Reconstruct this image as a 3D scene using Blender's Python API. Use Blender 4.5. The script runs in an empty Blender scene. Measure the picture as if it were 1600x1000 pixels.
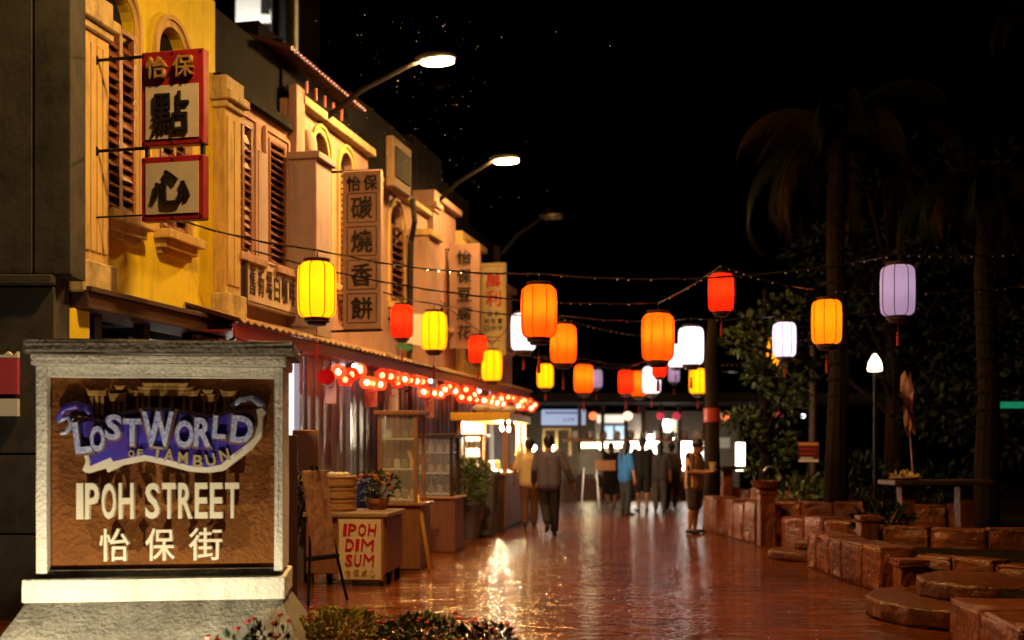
import bpy, bmesh, math, random
from mathutils import Vector, Matrix, Euler
random.seed(7)
scene = bpy.context.scene
COL = scene.collection
R = math.radians
# ---------------------------------------------------------------- camera
FPX = 1778.0                      # focal length in pixels of a 1600 px wide frame
HC = 1.5                          # eye height
cam_d = bpy.data.cameras.new('camera'); cam = bpy.data.objects.new('camera', cam_d); COL.objects.link(cam)
cam.location = (0, 0, HC); cam.rotation_euler = (R(90), 0, 0)
cam_d.sensor_width = 36; cam_d.lens = FPX / 1600 * 36; cam_d.shift_y = 0.125
cam_d.clip_start = 0.1; cam_d.clip_end = 600
cam_d.dof.use_dof = True; cam_d.dof.focus_distance = 10.2; cam_d.dof.aperture_fstop = 1.0
scene.camera = cam
# ---------------------------------------------------------------- night sky
w = bpy.data.worlds.new('World'); scene.world = w; w.use_nodes = True
nt = w.node_tree; bg = nt.nodes['Background']
sky = nt.nodes.new('ShaderNodeTexSky'); sky.sky_type = 'NISHITA'; sky.sun_disc = False
sky.sun_elevation = R(-4); sky.sun_rotation = R(200)
nt.links.new(sky.outputs[0], bg.inputs[0]); bg.inputs[1].default_value = 0.012
sun_d = bpy.data.lights.new('moonlight', 'SUN'); sun_d.energy = 0.004; sun_d.angle = R(0.5); sun_d.color = (1, .93, .85)
sun_o = bpy.data.objects.new('moonlight', sun_d); COL.objects.link(sun_o); sun_o.rotation_euler = (R(40), 0, R(20))
vs = scene.view_settings; vs.view_transform = 'Standard'; vs.look = 'None'; vs.exposure = 0.0; vs.gamma = 1.0
vs.use_curve_mapping = False
cy = scene.cycles
cy.use_denoising = True; cy.max_bounces = 6; cy.diffuse_bounces = 2; cy.glossy_bounces = 3; cy.transmission_bounces = 4
cy.transparent_max_bounces = 8; cy.sample_clamp_indirect = 2.5; cy.caustics_reflective = False; cy.caustics_refractive = False
# ---------------------------------------------------------------- coordinates
def at(x, y, Y): return Vector(((x-800)/FPX*Y, Y, HC+(700-y)/FPX*Y))
def ground(x, y):
    Y = HC*FPX/(y-700); return Vector(((x-800)/FPX*Y, Y, 0))
WA, WB = -6.38, .22                         # facade line X = WA + WB*Y
WANG = math.atan2(1, WB); D = Vector((math.cos(WANG), math.sin(WANG), 0)); O = Vector((WA+WB*10, 10, 0))
def ws(x):                                   # distance along the facade of a point seen at image column x
    Y = -WA/(WB-(x-800)/FPX); return (Y-10)/D.y
def wz(x, y):
    Y = -WA/(WB-(x-800)/FPX); return HC+(700-y)/FPX*Y
def wpt(s, n, z): return O + D*s + Vector((D.y, -D.x, 0))*n + Vector((0, 0, z))
# ---------------------------------------------------------------- materials
MATS = {}
def nodes(m): return m.node_tree.nodes, m.node_tree.links
def mat(name, c, rough=.7, var=.25, scale=6, bump=.15, bscale=40, metal=0, spec=.4, stretch=(1,1,1), c2=None, dirt=0, bdist=.01):
    if name in MATS: return MATS[name]
    m = bpy.data.materials.new(name); m.use_nodes = True; N, L = nodes(m); p = N['Principled BSDF']
    p.inputs['Roughness'].default_value = rough; p.inputs['Metallic'].default_value = metal
    p.inputs['Specular IOR Level'].default_value = spec
    tc = N.new('ShaderNodeTexCoord'); mp = N.new('ShaderNodeMapping'); mp.inputs['Scale'].default_value = stretch
    L.new(tc.outputs['Object'], mp.inputs[0])
    n1 = N.new('ShaderNodeTexNoise'); n1.inputs['Scale'].default_value = scale; n1.inputs['Detail'].default_value = 6; n1.inputs['Roughness'].default_value = .65
    L.new(mp.outputs[0], n1.inputs['Vector'])
    rp = N.new('ShaderNodeValToRGB'); a, b = rp.color_ramp.elements; a.position = .3; b.position = .72
    d = c2 if c2 else tuple(v*(1-var) for v in c)
    a.color = (*d, 1); b.color = (*(min(1, v*(1+var*.4)) for v in c), 1)
    L.new(n1.outputs['Fac'], rp.inputs[0]); out = rp.outputs[0]
    if dirt:
        n3 = N.new('ShaderNodeTexNoise'); n3.inputs['Scale'].default_value = 1.7; n3.inputs['Detail'].default_value = 8; n3.inputs['Roughness'].default_value = .7
        mp3 = N.new('ShaderNodeMapping'); mp3.inputs['Scale'].default_value = (3, 3, .6); L.new(tc.outputs['Object'], mp3.inputs[0]); L.new(mp3.outputs[0], n3.inputs['Vector'])
        r3 = N.new('ShaderNodeValToRGB'); r3.color_ramp.elements[0].position = .5; r3.color_ramp.elements[1].position = .68
        r3.color_ramp.elements[0].color = (0,0,0,1); r3.color_ramp.elements[1].color = (dirt,dirt,dirt,1)
        L.new(n3.outputs['Fac'], r3.inputs[0])
        mx = N.new('ShaderNodeMixRGB'); mx.inputs[2].default_value = (.06,.045,.03,1); L.new(r3.outputs[0], mx.inputs[0]); L.new(out, mx.inputs[1]); out = mx.outputs[0]
    L.new(out, p.inputs['Base Color'])
    n2 = N.new('ShaderNodeTexNoise'); n2.inputs['Scale'].default_value = bscale; n2.inputs['Detail'].default_value = 5
    L.new(mp.outputs[0], n2.inputs['Vector'])
    if bump:
        bp = N.new('ShaderNodeBump'); bp.inputs['Strength'].default_value = bump; bp.inputs['Distance'].default_value = bdist
        L.new(n2.outputs['Fac'], bp.inputs['Height']); L.new(bp.outputs[0], p.inputs['Normal'])
    mr = N.new('ShaderNodeMapRange'); mr.inputs[3].default_value = max(.03, rough-.12); mr.inputs[4].default_value = min(1, rough+.12)
    L.new(n1.outputs['Fac'], mr.inputs[0]); L.new(mr.outputs[0], p.inputs['Roughness'])
    MATS[name] = m; return m
def glow(name, c, strength, base=None):
    if name in MATS: return MATS[name]
    m = bpy.data.materials.new(name); m.use_nodes = True; N, L = nodes(m); p = N['Principled BSDF']
    p.inputs['Base Color'].default_value = (*(base or c), 1); p.inputs['Roughness'].default_value = .6
    p.inputs['Emission Color'].default_value = (*c, 1); p.inputs['Emission Strength'].default_value = strength
    MATS[name] = m; return m
def paper(name, c, e, trans=0.0, tint=None):
    """thin lantern paper: glows itself and lets the bulb inside shine through"""
    if name in MATS: return MATS[name]
    m = bpy.data.materials.new(name); m.use_nodes = True; N, L = nodes(m); N.remove(N['Principled BSDF']); o = N['Material Output']
    tc = N.new('ShaderNodeTexCoord'); ns = N.new('ShaderNodeTexNoise'); ns.inputs['Scale'].default_value = 14; ns.inputs['Detail'].default_value = 5
    L.new(tc.outputs['Object'], ns.inputs['Vector'])
    rp = N.new('ShaderNodeValToRGB'); rp.color_ramp.elements[0].color = (*(v*.82 for v in c), 1); rp.color_ramp.elements[1].color = (*c, 1)
    L.new(ns.outputs['Fac'], rp.inputs[0])
    t = N.new('ShaderNodeBsdfTranslucent'); L.new(rp.outputs[0], t.inputs[0])
    d = N.new('ShaderNodeBsdfDiffuse'); L.new(rp.outputs[0], d.inputs[0])
    mx = N.new('ShaderNodeMixShader'); mx.inputs[0].default_value = .3; L.new(t.outputs[0], mx.inputs[1]); L.new(d.outputs[0], mx.inputs[2])
    em = N.new('ShaderNodeEmission'); L.new(rp.outputs[0], em.inputs[0]); em.inputs[1].default_value = e
    ad = N.new('ShaderNodeAddShader'); L.new(mx.outputs[0], ad.inputs[0]); L.new(em.outputs[0], ad.inputs[1]); last = ad
    if trans:
        tr = N.new('ShaderNodeBsdfTransparent'); tr.inputs[0].default_value = (*(tint or c), 1)
        m2 = N.new('ShaderNodeMixShader'); m2.inputs[0].default_value = trans; L.new(ad.outputs[0], m2.inputs[1]); L.new(tr.outputs[0], m2.inputs[2]); last = m2
    L.new(last.outputs[0], o.inputs['Surface'])
    MATS[name] = m; return m
def glass(name, c=(.8,.85,.85), alpha=.2):
    if name in MATS: return MATS[name]
    m = bpy.data.materials.new(name); m.use_nodes = True; N, L = nodes(m); p = N['Principled BSDF']; o = N['Material Output']
    p.inputs['Base Color'].default_value = (*c, 1); p.inputs['Roughness'].default_value = .06
    tr = N.new('ShaderNodeBsdfTransparent'); mx = N.new('ShaderNodeMixShader'); mx.inputs[0].default_value = alpha
    L.new(tr.outputs[0], mx.inputs[1]); L.new(p.outputs[0], mx.inputs[2]); L.new(mx.outputs[0], o.inputs['Surface'])
    MATS[name] = m; return m
# ---------------------------------------------------------------- mesh building
class MB:
    def __init__(s): s.v = []; s.f = []
    def add(s, vs, fs):
        k = len(s.v); s.v += [tuple(v) for v in vs]; s.f += [tuple(i+k for i in f) for f in fs]; return s
    def box(s, a, b, M=None):
        x0,y0,z0 = a; x1,y1,z1 = b
        vs = [Vector(p) for p in ((x0,y0,z0),(x1,y0,z0),(x1,y1,z0),(x0,y1,z0),(x0,y0,z1),(x1,y0,z1),(x1,y1,z1),(x0,y1,z1))]
        if M: vs = [M @ v for v in vs]
        return s.add(vs, [(3,2,1,0),(4,5,6,7),(0,1,5,4),(1,2,6,5),(2,3,7,6),(3,0,4,7)])
    def cbox(s, c, d, rot=None):
        M = Matrix.Translation(c) @ (Euler(rot).to_matrix().to_4x4() if rot else Matrix())
        return s.box((-d[0]/2,-d[1]/2,-d[2]/2), (d[0]/2,d[1]/2,d[2]/2), M)
    def tube(s, pts, r, seg=8, cap=True):
        pts = [Vector(p) for p in pts]; n = len(pts); rr = r if isinstance(r, (list, tuple)) else [r]*n; k0 = len(s.v); vs = []; fs = []
        up = None
        for i, p in enumerate(pts):
            t = (pts[min(i+1,n-1)]-pts[max(i-1,0)]).normalized()
            if up is None: up = t.orthogonal().normalized()
            up = (up - t*up.dot(t)); up = up.normalized() if up.length > 1e-6 else t.orthogonal().normalized()
            b = t.cross(up)
            for j in range(seg):
                a = 2*math.pi*j/seg; vs.append(p + (up*math.cos(a)+b*math.sin(a))*rr[i])
        for i in range(n-1):
            for j in range(seg):
                fs.append((i*seg+j, i*seg+(j+1)%seg, (i+1)*seg+(j+1)%seg, (i+1)*seg+j))
        if cap: fs.append(tuple(range(seg))[::-1]); fs.append(tuple((n-1)*seg+j for j in range(seg)))
        return s.add(vs, fs)
    def lathe(s, prof, c=(0,0,0), seg=16, mod=None, cap=True):
        vs = []; fs = []; n = len(prof)
        for r, z in prof:
            for j in range(seg):
                a = 2*math.pi*j/seg; q = r*(mod(a) if mod else 1); vs.append((c[0]+q*math.cos(a), c[1]+q*math.sin(a), c[2]+z))
        for i in range(n-1):
            for j in range(seg): fs.append((i*seg+j, i*seg+(j+1)%seg, (i+1)*seg+(j+1)%seg, (i+1)*seg+j))
        if cap:
            if prof[0][0] > 1e-4: fs.append(tuple(range(seg))[::-1])
            if prof[-1][0] > 1e-4: fs.append(tuple((n-1)*seg+j for j in range(seg)))
        return s.add(vs, fs)
    def ball(s, c, r, seg=10, rings=7, sc=(1,1,1)):
        prof = [(max(1e-5, math.sin(math.pi*i/rings)), -math.cos(math.pi*i/rings)) for i in range(rings+1)]
        k = len(s.v); s.lathe(prof, (0,0,0), seg, cap=False)
        for i in range(k, len(s.v)):
            v = s.v[i]; s.v[i] = (c[0]+v[0]*r*sc[0], c[1]+v[1]*r*sc[1], c[2]+v[2]*r*sc[2])
        return s
    def prism(s, pts, y0, y1):
        """outline in x,z extruded along y (front y0)"""
        n = len(pts); vs = [(x,y0,z) for x,z in pts]+[(x,y1,z) for x,z in pts]
        fs = [tuple(range(n)), tuple(range(2*n-1,n-1,-1))]+[(i,i+n,(i+1)%n+n,(i+1)%n) for i in range(n)]
        return s.add(vs, fs)
    def plate(s, pts, z0, z1):
        n = len(pts); vs = [(x,y,z0) for x,y in pts]+[(x,y,z1) for x,y in pts]
        fs = [tuple(range(n))[::-1], tuple(range(n,2*n))]+[(i,(i+1)%n,(i+1)%n+n,i+n) for i in range(n)]
        return s.add(vs, fs)
    def mesh(s, name, m=None, smooth=False, bevel=0, jitter=0, sub=0, tri=False):
        me = bpy.data.meshes.new(name); me.from_pydata(s.v, [], s.f)
        if bevel or jitter or sub or tri:
            bm = bmesh.new(); bm.from_mesh(me)
            if bevel: bmesh.ops.bevel(bm, geom=bm.edges[:]+bm.verts[:], offset=bevel, segments=2 if jitter else 1, affect='EDGES', profile=.6)
            if sub: bmesh.ops.subdivide_edges(bm, edges=bm.edges[:], cuts=sub, use_grid_fill=True)
            if jitter:
                for v in bm.verts: v.co += Vector((random.uniform(-1,1),random.uniform(-1,1),random.uniform(-1,1)))*jitter
            if tri: bmesh.ops.triangulate(bm, faces=bm.faces[:])
            bmesh.ops.recalc_face_normals(bm, faces=bm.faces[:])
            bm.to_mesh(me); bm.free()
        if m: me.materials.append(m)
        if smooth: me.polygons.foreach_set('use_smooth', [True]*len(me.polygons))
        me.update(); return me
    def build(s, name, m, parent=None, loc=(0,0,0), rot=(0,0,0), **k):
        return place(s.mesh(name, m, **k), name, parent, loc, rot)
def place(me, name, parent=None, loc=(0,0,0), rot=(0,0,0), scale=(1,1,1)):
    o = bpy.data.objects.new(name, me); COL.objects.link(o); o.parent = parent
    o.location = loc; o.rotation_euler = rot; o.scale = scale; return o
def tag(o, label=None, cat=None, group=None, kind=None):
    if label: o['label'] = label
    if cat: o['category'] = cat
    if group: o['group'] = group
    if kind: o['kind'] = kind
    return o
def thing(name, label, cat, loc=(0,0,0), rz=0, group=None, scale=1):
    o = place(None, name, None, loc, (0,0,rz), (scale,)*3); o.empty_display_size = .1
    return tag(o, label, cat, group)
def copy_tree(o, parent=None):
    c = o.copy(); COL.objects.link(c); c.parent = parent
    for ch in list(o.children): copy_tree(ch, c)
    return c
# lettering -> mesh
TXT = {}
def text_mesh(body, m, ext=.01, off=0.0, shear=0.0, res=3):
    key = (body, m.name, ext, off, shear)
    if key in TXT: return TXT[key]
    cu = bpy.data.curves.new('lettering', 'FONT'); cu.body = body; cu.size = 1; cu.extrude = ext; cu.offset = off; cu.shear = shear
    cu.align_x = 'CENTER'; cu.resolution_u = res
    o = bpy.data.objects.new('lettering', cu); COL.objects.link(o); bpy.context.view_layer.update()
    me = bpy.data.meshes.new_from_object(o.evaluated_get(bpy.context.evaluated_depsgraph_get()))
    bpy.data.objects.remove(o); bpy.data.curves.remove(cu)
    xs = [v.co.x for v in me.vertices]; ys = [v.co.y for v in me.vertices]
    if xs:
        cx, cyy = (min(xs)+max(xs))/2, (min(ys)+max(ys))/2; hx, hy = max(xs)-min(xs), max(ys)-min(ys)
        for v in me.vertices:                       # normalised: centred, width and height 1, standing in x,z and facing -y
            x, y, z = v.co; v.co = ((x-cx)/hx, -z, (y-cyy)/hy)
    me.materials.clear(); me.materials.append(m); TXT[key] = me; return me
def letter(ch, parent, m, c, wd, ht, depth=.02, off=0.0, name='letter', rz=0, ry=0):
    me = text_mesh(ch, m, .5, off)                  # extruded to unit depth, scaled by the object
    o = place(me, name, parent, c, (0, ry, rz), (wd, depth, ht)); return o
# ================================================================ the setting
earth = mat('dark_earth', (.05,.035,.025), .9, .4, 3)
MB().add([(-250,-60,-.02),(250,-60,-.02),(250,320,-.02),(-250,320,-.02)], [(0,1,2,3)]).build('ground', earth)['kind'] = 'structure'
def wet_paving():
    m = bpy.data.materials.new('wet_paving'); m.use_nodes = True; N, L = nodes(m); p = N['Principled BSDF']
    tc = N.new('ShaderNodeTexCoord')
    n1 = N.new('ShaderNodeTexNoise'); n1.inputs['Scale'].default_value = 1.1; n1.inputs['Detail'].default_value = 7; n1.inputs['Roughness'].default_value = .62
    L.new(tc.outputs['Object'], n1.inputs['Vector'])
    rp = N.new('ShaderNodeValToRGB'); e = rp.color_ramp.elements; e[0].position = .3; e[1].position = .75
    e[0].color = (.08,.016,.001,1); e[1].color = (.30,.07,.003,1); L.new(n1.outputs['Fac'], rp.inputs[0]); L.new(rp.outputs[0], p.inputs['Base Color'])
    mr = N.new('ShaderNodeMapRange'); mr.inputs[1].default_value = .35; mr.inputs[2].default_value = .65; mr.inputs[3].default_value = .05; mr.inputs[4].default_value = .14
    n4 = N.new('ShaderNodeTexNoise'); n4.inputs['Scale'].default_value = .7; n4.inputs['Detail'].default_value = 4; L.new(tc.outputs['Object'], n4.inputs['Vector'])
    L.new(n4.outputs['Fac'], mr.inputs[0]); L.new(mr.outputs[0], p.inputs['Roughness'])
    p.inputs['Specular IOR Level'].default_value = .8
    p.inputs['Coat Weight'].default_value = .35; p.inputs['Coat Roughness'].default_value = .06; p.inputs['Coat IOR'].default_value = 1.55
    br = N.new('ShaderNodeTexBrick'); br.inputs['Scale'].default_value = 4.2; br.inputs['Mortar Size'].default_value = .03; br.inputs['Mortar Smooth'].default_value = .6
    br.inputs['Color1'].default_value = (.5,.5,.5,1); br.inputs['Color2'].default_value = (.62,.62,.62,1); br.inputs['Mortar'].default_value = (.2,.2,.2,1)
    L.new(tc.outputs['Object'], br.inputs['Vector'])
    n2 = N.new('ShaderNodeTexNoise'); n2.inputs['Scale'].default_value = 1; n2.inputs['Detail'].default_value = 4; n2.inputs['Roughness'].default_value = .6; mpw = N.new('ShaderNodeMapping'); mpw.inputs['Scale'].default_value = (1.5, 5, 1); L.new(tc.outputs['Object'], mpw.inputs[0]); L.new(mpw.outputs[0], n2.inputs['Vector'])
    n3 = N.new('ShaderNodeTexNoise'); n3.inputs['Scale'].default_value = 34; n3.inputs['Detail'].default_value = 3; L.new(tc.outputs['Object'], n3.inputs['Vector'])
    a1 = N.new('ShaderNodeMath'); a1.operation = 'MULTIPLY_ADD'; L.new(n2.outputs['Fac'], a1.inputs[0]); a1.inputs[1].default_value = 1.5; brs = N.new('ShaderNodeMath'); brs.operation = 'MULTIPLY'; brs.inputs[1].default_value = .12; L.new(br.outputs['Color'], brs.inputs[0]); L.new(brs.outputs[0], a1.inputs[2])
    a2 = N.new('ShaderNodeMath'); a2.operation = 'MULTIPLY_ADD'; L.new(n3.outputs['Fac'], a2.inputs[0]); a2.inputs[1].default_value = .05; L.new(a1.outputs[0], a2.inputs[2])
    bp = N.new('ShaderNodeBump'); bp.inputs['Strength'].default_value = 1.0; bp.inputs['Distance'].default_value = .05
    L.new(a2.outputs[0], bp.inputs['Height']); L.new(bp.outputs[0], p.inputs['Normal']); L.new(bp.outputs[0], p.inputs['Coat Normal']); return m
MB().add([(-9,2,0),(4.2,2,0),(4.2,15,0),(5.2,24,0),(9,40,0),(-9,40,0)], [(0,1,2,3,4,5)]).build('street_pavement', wet_paving())['kind'] = 'structure'
soil = mat('planting_soil', (.022,.013,.008), .95, .4, 8, .5, 20, spec=.03)
terrace = MB().plate([(4.05,8.2),(14,6),(16,40),(9.2,40),(5.4,24),(4.2,15)], -.01, .3).build('terrace', soil); terrace['kind'] = 'structure'

# ================================================================ materials in use
yel = mat('yellow_plaster', (.88,.68,.02), .8, .12, 3, .12, 60, dirt=.25)
yel2 = mat('cream_plaster', (.68,.45,.15), .8, .2, 3, .15, 60, dirt=.5)
sal = mat('salmon_plaster', (.54,.31,.24), .8, .15, 3, .12, 60, dirt=.35)
mauve = mat('mauve_plaster', (.46,.32,.32), .8, .15, 3, .12, 60, dirt=.3)
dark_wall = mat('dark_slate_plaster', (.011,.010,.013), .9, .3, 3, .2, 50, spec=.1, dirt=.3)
ochre = mat('ochre_stone', (.62,.46,.22), .85, .35, 7, .3, 40, dirt=.6)
conc = mat('stained_concrete', (.06,.056,.05), .9, .8, 1.6, .5, 18, dirt=.9)
louvre = mat('shutter_wood', (.27,.10,.05), .45, .35, 5, .2, 60, stretch=(1,1,6))
trim = mat('beam_wood', (.07,.035,.022), .6, .3, 6, .2, 40)
wood = mat('stall_wood', (.30,.13,.06), .5, .35, 4, .25, 50, stretch=(6,6,.8))
wood2 = mat('pale_pine', (.42,.20,.10), .5, .3, 4, .25, 50, stretch=(6,6,.8))
dwood = mat('dark_wood', (.06,.03,.02), .5, .3, 4, .25, 50, stretch=(6,6,.8))
iron = mat('black_iron', (.012,.01,.01), .5, .2, 8, .1, 60, spec=.2)
steel = mat('galvanised_steel', (.4,.4,.42), .35, .2, 8, .1, 60, metal=.8)
red_tin = mat('red_tin', (.30,.035,.025), .4, .4, 5, .2, 40)
rim_tin = mat('rusty_tin', (.42,.27,.14), .45, .4, 9, .2, 40)
lav = mat('lavender_cladding', (.33,.32,.42), .5, .15, 3, .1, 40, stretch=(4,4,1))
white = mat('white_paint', (.78,.77,.74), .6, .1, 4, .1, 50)
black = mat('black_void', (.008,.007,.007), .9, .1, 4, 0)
stucco = mat('white_stucco', (.84,.82,.76), .85, .12, 9, .8, 38, dirt=.25, bdist=.02)
greyst = mat('grey_stucco', (.30,.28,.24), .9, .35, 9, .9, 34, dirt=.5, bdist=.025)
ploam = mat('brown_stucco', (.24,.085,.014), .85, .2, 4, 1.0, 26, bdist=.03, c2=(.15,.046,.008))
def strip(b, s0, s1, z0, z1, y0=0, y1=.3): b.box((s0, y0, z0), (s1, y1, z1))
def wall_with(parent, m, s0, s1, z0, z1, ops, th=.3):
    """front wall in local s,z with real openings; ops = (a, b, lo, spring, arched)"""
    b = MB(); cur = s0
    for a, e, lo, hi, arch in sorted(ops):
        strip(b, cur, a, z0, z1, 0, th); strip(b, a, e, z0, lo, 0, th); r = (e-a)/2; c = (a+e)/2
        if arch:
            K = 10
            for k in range(K):
                p, q = math.pi*(1-k/K), math.pi*(1-(k+1)/K)
                x0, x1 = c+r*math.cos(p), c+r*math.cos(q); h0, h1 = hi+r*math.sin(p)*1.08, hi+r*math.sin(q)*1.08
                b.add([(x0,0,h0),(x1,0,h1),(x1,0,z1),(x0,0,z1),(x0,th,h0),(x1,th,h1),(x1,th,z1),(x0,th,z1)], [(0,1,2,3),(7,6,5,4),(0,4,5,1),(3,2,6,7)])
        else: strip(b, a, e, hi, z1, 0, th)
        cur = e
    strip(b, cur, s1, z0, z1, 0, th)
    return b.build('wall', m, parent)
def shutter_window(parent, a, e, lo, hi, arch, m_frame, moulding=None, leaves=2, sill=True, sillm=None, pitch=.105, ajar=0.0, top=None):
    """window > frame rails, slats one by one, sill, moulding"""
    top = top or hi; b = MB(); t = .045
    b.box((a,-.035,lo),(a+t,.03,top)); b.box((e-t,-.035,lo),(e,.03,top)); b.box((a+t,-.035,lo),(e-t,.03,lo+t)); b.box((a+t,-.035,top-t),(e-t,.03,top))
    if leaves == 2: c = (a+e)/2; b.box((c-.03,-.04,lo+t),(c+.03,.032,top-t))
    win = b.build('window', m_frame, parent)
    MB().box((a+.002,.12,lo+.002),(e-.002,.15,hi+(e-a)*(.5 if arch else 0)-.002)).build('interior_shade_sheet', black, win)  # black sheet put in place of the shade inside the room
    edges = [a+t, e-t] if leaves == 1 else [a+t, (a+e)/2-.03, (a+e)/2+.03, e-t]
    n = int((top-lo-2*t)/pitch)
    for k in range(0, len(edges), 2):
        wd = edges[k+1]-edges[k]-.006
        me = MB().cbox((0,0,0),(wd,.115,.016)).mesh('slat', m_frame)
        for i in range(n):
            tl = R(38)+random.uniform(-.12,.12)+ajar*random.random()
            place(me, 'slat', win, ((edges[k]+edges[k+1])/2, .0, lo+t+pitch*(i+.5)), (tl, random.uniform(-.04,.04), 0))
    if sill:
        sb = MB(); sb.box((a-.1,-.2,lo-.1),(e+.1,.14,lo-.002)); sb.box((a-.06,-.13,lo-.19),(e+.06,-.002,lo-.1)); sb.box((a-.03,-.07,lo-.25),(e+.03,-.002,lo-.19))
        sb.build('sill', sillm or m_frame, win, bevel=.008)
    if moulding:
        r0 = (e-a)/2; c = (a+e)/2; mb = MB()
        for s_, ww, pr in ((.0,.07,.022),(.07,.05,.045)):
            i0, i1 = r0+s_+.004, r0+s_+ww
            pts_i = [(c-i0, lo)]+[(c+i0*math.cos(math.pi*(1-k/14)), hi+i0*1.08*math.sin(math.pi*k/14)) for k in range(15)]+[(c+i0, lo)] if arch else [(c-i0,lo),(c-i0,hi+s_),(c+i0,hi+s_),(c+i0,lo)]
            pts_o = [(c-i1, lo)]+[(c+i1*math.cos(math.pi*(1-k/14)), hi+i1*1.08*math.sin(math.pi*k/14)) for k in range(15)]+[(c+i1, lo)] if arch else [(c-i1,lo),(c-i1,hi+s_+ww),(c+i1,hi+s_+ww),(c+i1,lo)]
            for k in range(len(pts_i)-1):
                (x0,z0),(x1,z1),(X0,Z0),(X1,Z1) = pts_i[k], pts_i[k+1], pts_o[k], pts_o[k+1]
                mb.add([(x0,-pr,z0),(x1,-pr,z1),(X1,-pr,Z1),(X0,-pr,Z0),(x0,-.001,z0),(x1,-.001,z1),(X1,-.001,Z1),(X0,-.001,Z0)], [(0,1,2,3),(0,4,5,1),(3,2,6,7),(0,3,7,4),(1,5,6,2)])
        mb.build('moulding', moulding, win)
    return win
def house(label, s0):
    return thing('shophouse', label, 'building', wpt(s0,0,0), WANG)
def roomback(h, L, z0, z1, m, depth=3.0):       # side walls, back and slab of a house
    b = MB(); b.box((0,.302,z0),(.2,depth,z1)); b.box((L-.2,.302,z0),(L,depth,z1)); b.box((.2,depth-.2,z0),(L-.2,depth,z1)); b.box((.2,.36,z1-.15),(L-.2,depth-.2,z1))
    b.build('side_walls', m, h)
def pilaster(h, a, e, z0, z1, m, pr=.12, flutes=4, cap=True, m2=None):
    p = MB().box((a,-pr,z0+.3),(e,-.001,z1-.25)).build('pilaster', m, h, bevel=.006)
    if flutes:
        f = MB(); wd = (e-a-.06)/flutes
        for k in range(flutes): f.box((a+.03+wd*k+.012,-pr-.014,z0+.4),(a+.03+wd*(k+1)-.012,-pr-.001,z1-.35))
        f.build('fluting', m, p, bevel=.005)
    q = MB(); q.box((a-.05,-pr-.06,z0),(e+.05,-.001,z0+.3)); q.build('plinth', m2 or m, p, bevel=.015)
    if cap:
        q = MB(); q.box((a-.03,-pr-.04,z1-.25),(e+.03,-.001,z1-.17)); q.box((a-.07,-pr-.09,z1-.168),(e+.07,-.001,z1-.06)); q.box((a-.03,-pr-.03,z1-.058),(e+.03,-.001,z1+.12))
        q.build('capital', m2 or m, p, bevel=.012)
    return p

# ================================================================ shophouses along the left side
Z1 = 2.95
# --- yellow house
h = house('yellow plaster shophouse with brown louvred shutters and a fluted corner pilaster', ws(104)); L = ws(336)-ws(104); s0 = ws(104)
f = lambda x: ws(x)-s0
wall_with(h, yel, 0, L, Z1, 6.7, [(f(158), f(208), 3.8, 5.72, True), (f(247), f(289), 3.8, 5.72, True)])
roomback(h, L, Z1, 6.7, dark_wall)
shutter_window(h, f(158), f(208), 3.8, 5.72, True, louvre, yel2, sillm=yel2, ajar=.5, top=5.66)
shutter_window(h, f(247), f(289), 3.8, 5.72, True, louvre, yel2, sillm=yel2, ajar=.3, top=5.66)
pilaster(h, .02, f(150), Z1-.02, 5.62, yel2, .14, 4, True, ochre)
MB().box((-.02,-.16,5.74),(L,-.001,5.82)).build('string_course', dark_wall, h) if False else None
b = MB(); b.box((0,-.22,Z1-.17),(L,.3,Z1-.022)); b.box((0,-.26,Z1-.022),(L,-.001,Z1+.03)); b.build('floor_beam', trim, h, bevel=.006)
MB().box((-.1,-.1,0),(.22,.3,Z1-.172)).build('corner_pier', yel, h, bevel=.01)
for x in (.42, 1.3, 2.3): MB().box((x,-.02,0),(x+.12,.1,Z1-.172)).build('post', iron, h)
b = MB(); b.box((0,1.6,0),(L,1.7,Z1-.2)); b.build('inner_wall', white, h)
for k in range(4): MB().box((.3+k*.62,1.5,2.1),(.8+k*.62,1.58,2.6)).build('shelf_board', [yel2, dwood, white, wood2][k], h)
# --- salmon house with the white coffee board
s0 = ws(336); L = ws(448)-s0; f = lambda x: ws(x)-s0
h = house('salmon plaster shophouse with a white coffee signboard below its shutters', s0)
wall_with(h, sal, 0, L, Z1, 5.75, [(f(360), f(391), 3.85, 5.5, False), (f(417), f(443), 3.85, 5.5, False)])
roomback(h, L, Z1, 5.75, dark_wall)
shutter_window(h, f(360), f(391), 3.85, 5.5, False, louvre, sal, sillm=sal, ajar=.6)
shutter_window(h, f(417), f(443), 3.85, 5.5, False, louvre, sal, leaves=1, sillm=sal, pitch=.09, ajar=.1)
pilaster(h, -.06, f(357), Z1+.05, 5.7, yel2, .16, 2, True, ochre)
pilaster(h, f(399), f(411), Z1+.6, 5.5, mauve, .05, 0, False, mauve)
MB().box((-.05,-.1,5.752),(L,.3,5.86)).build('cornice', dark_wall, h)
MB().box((-.05,.1,5.86),(L,1.4,6.72)).build('parapet', dark_wall, h)
MB().box((0,-.05,0),(.18,.3,Z1)).build('pier', lav, h)
sb = thing('signboard', 'long cream signboard with six dark Chinese characters under salmon shutters', 'sign', wpt(ws(366),.16,wz(366,470)-.03), WANG)
sL = ws(445)-ws(366); bm_ = MB().box((0,0,0),(sL,.1,.6)).build('board', mat('cream_board', (.70,.52,.38), .6, .12, 4, .08), sb, bevel=.006)
MB().box((.03,-.008,.03),(sL-.03,-.001,.04)).build('border_line', dwood, sb); MB().box((.03,-.008,.56),(sL-.03,-.001,.57)).build('border_line', dwood, sb)
MB().box((-.05,-.02,-.02),(-.002,.12,.64)).build('end_post', dwood, sb)
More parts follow.
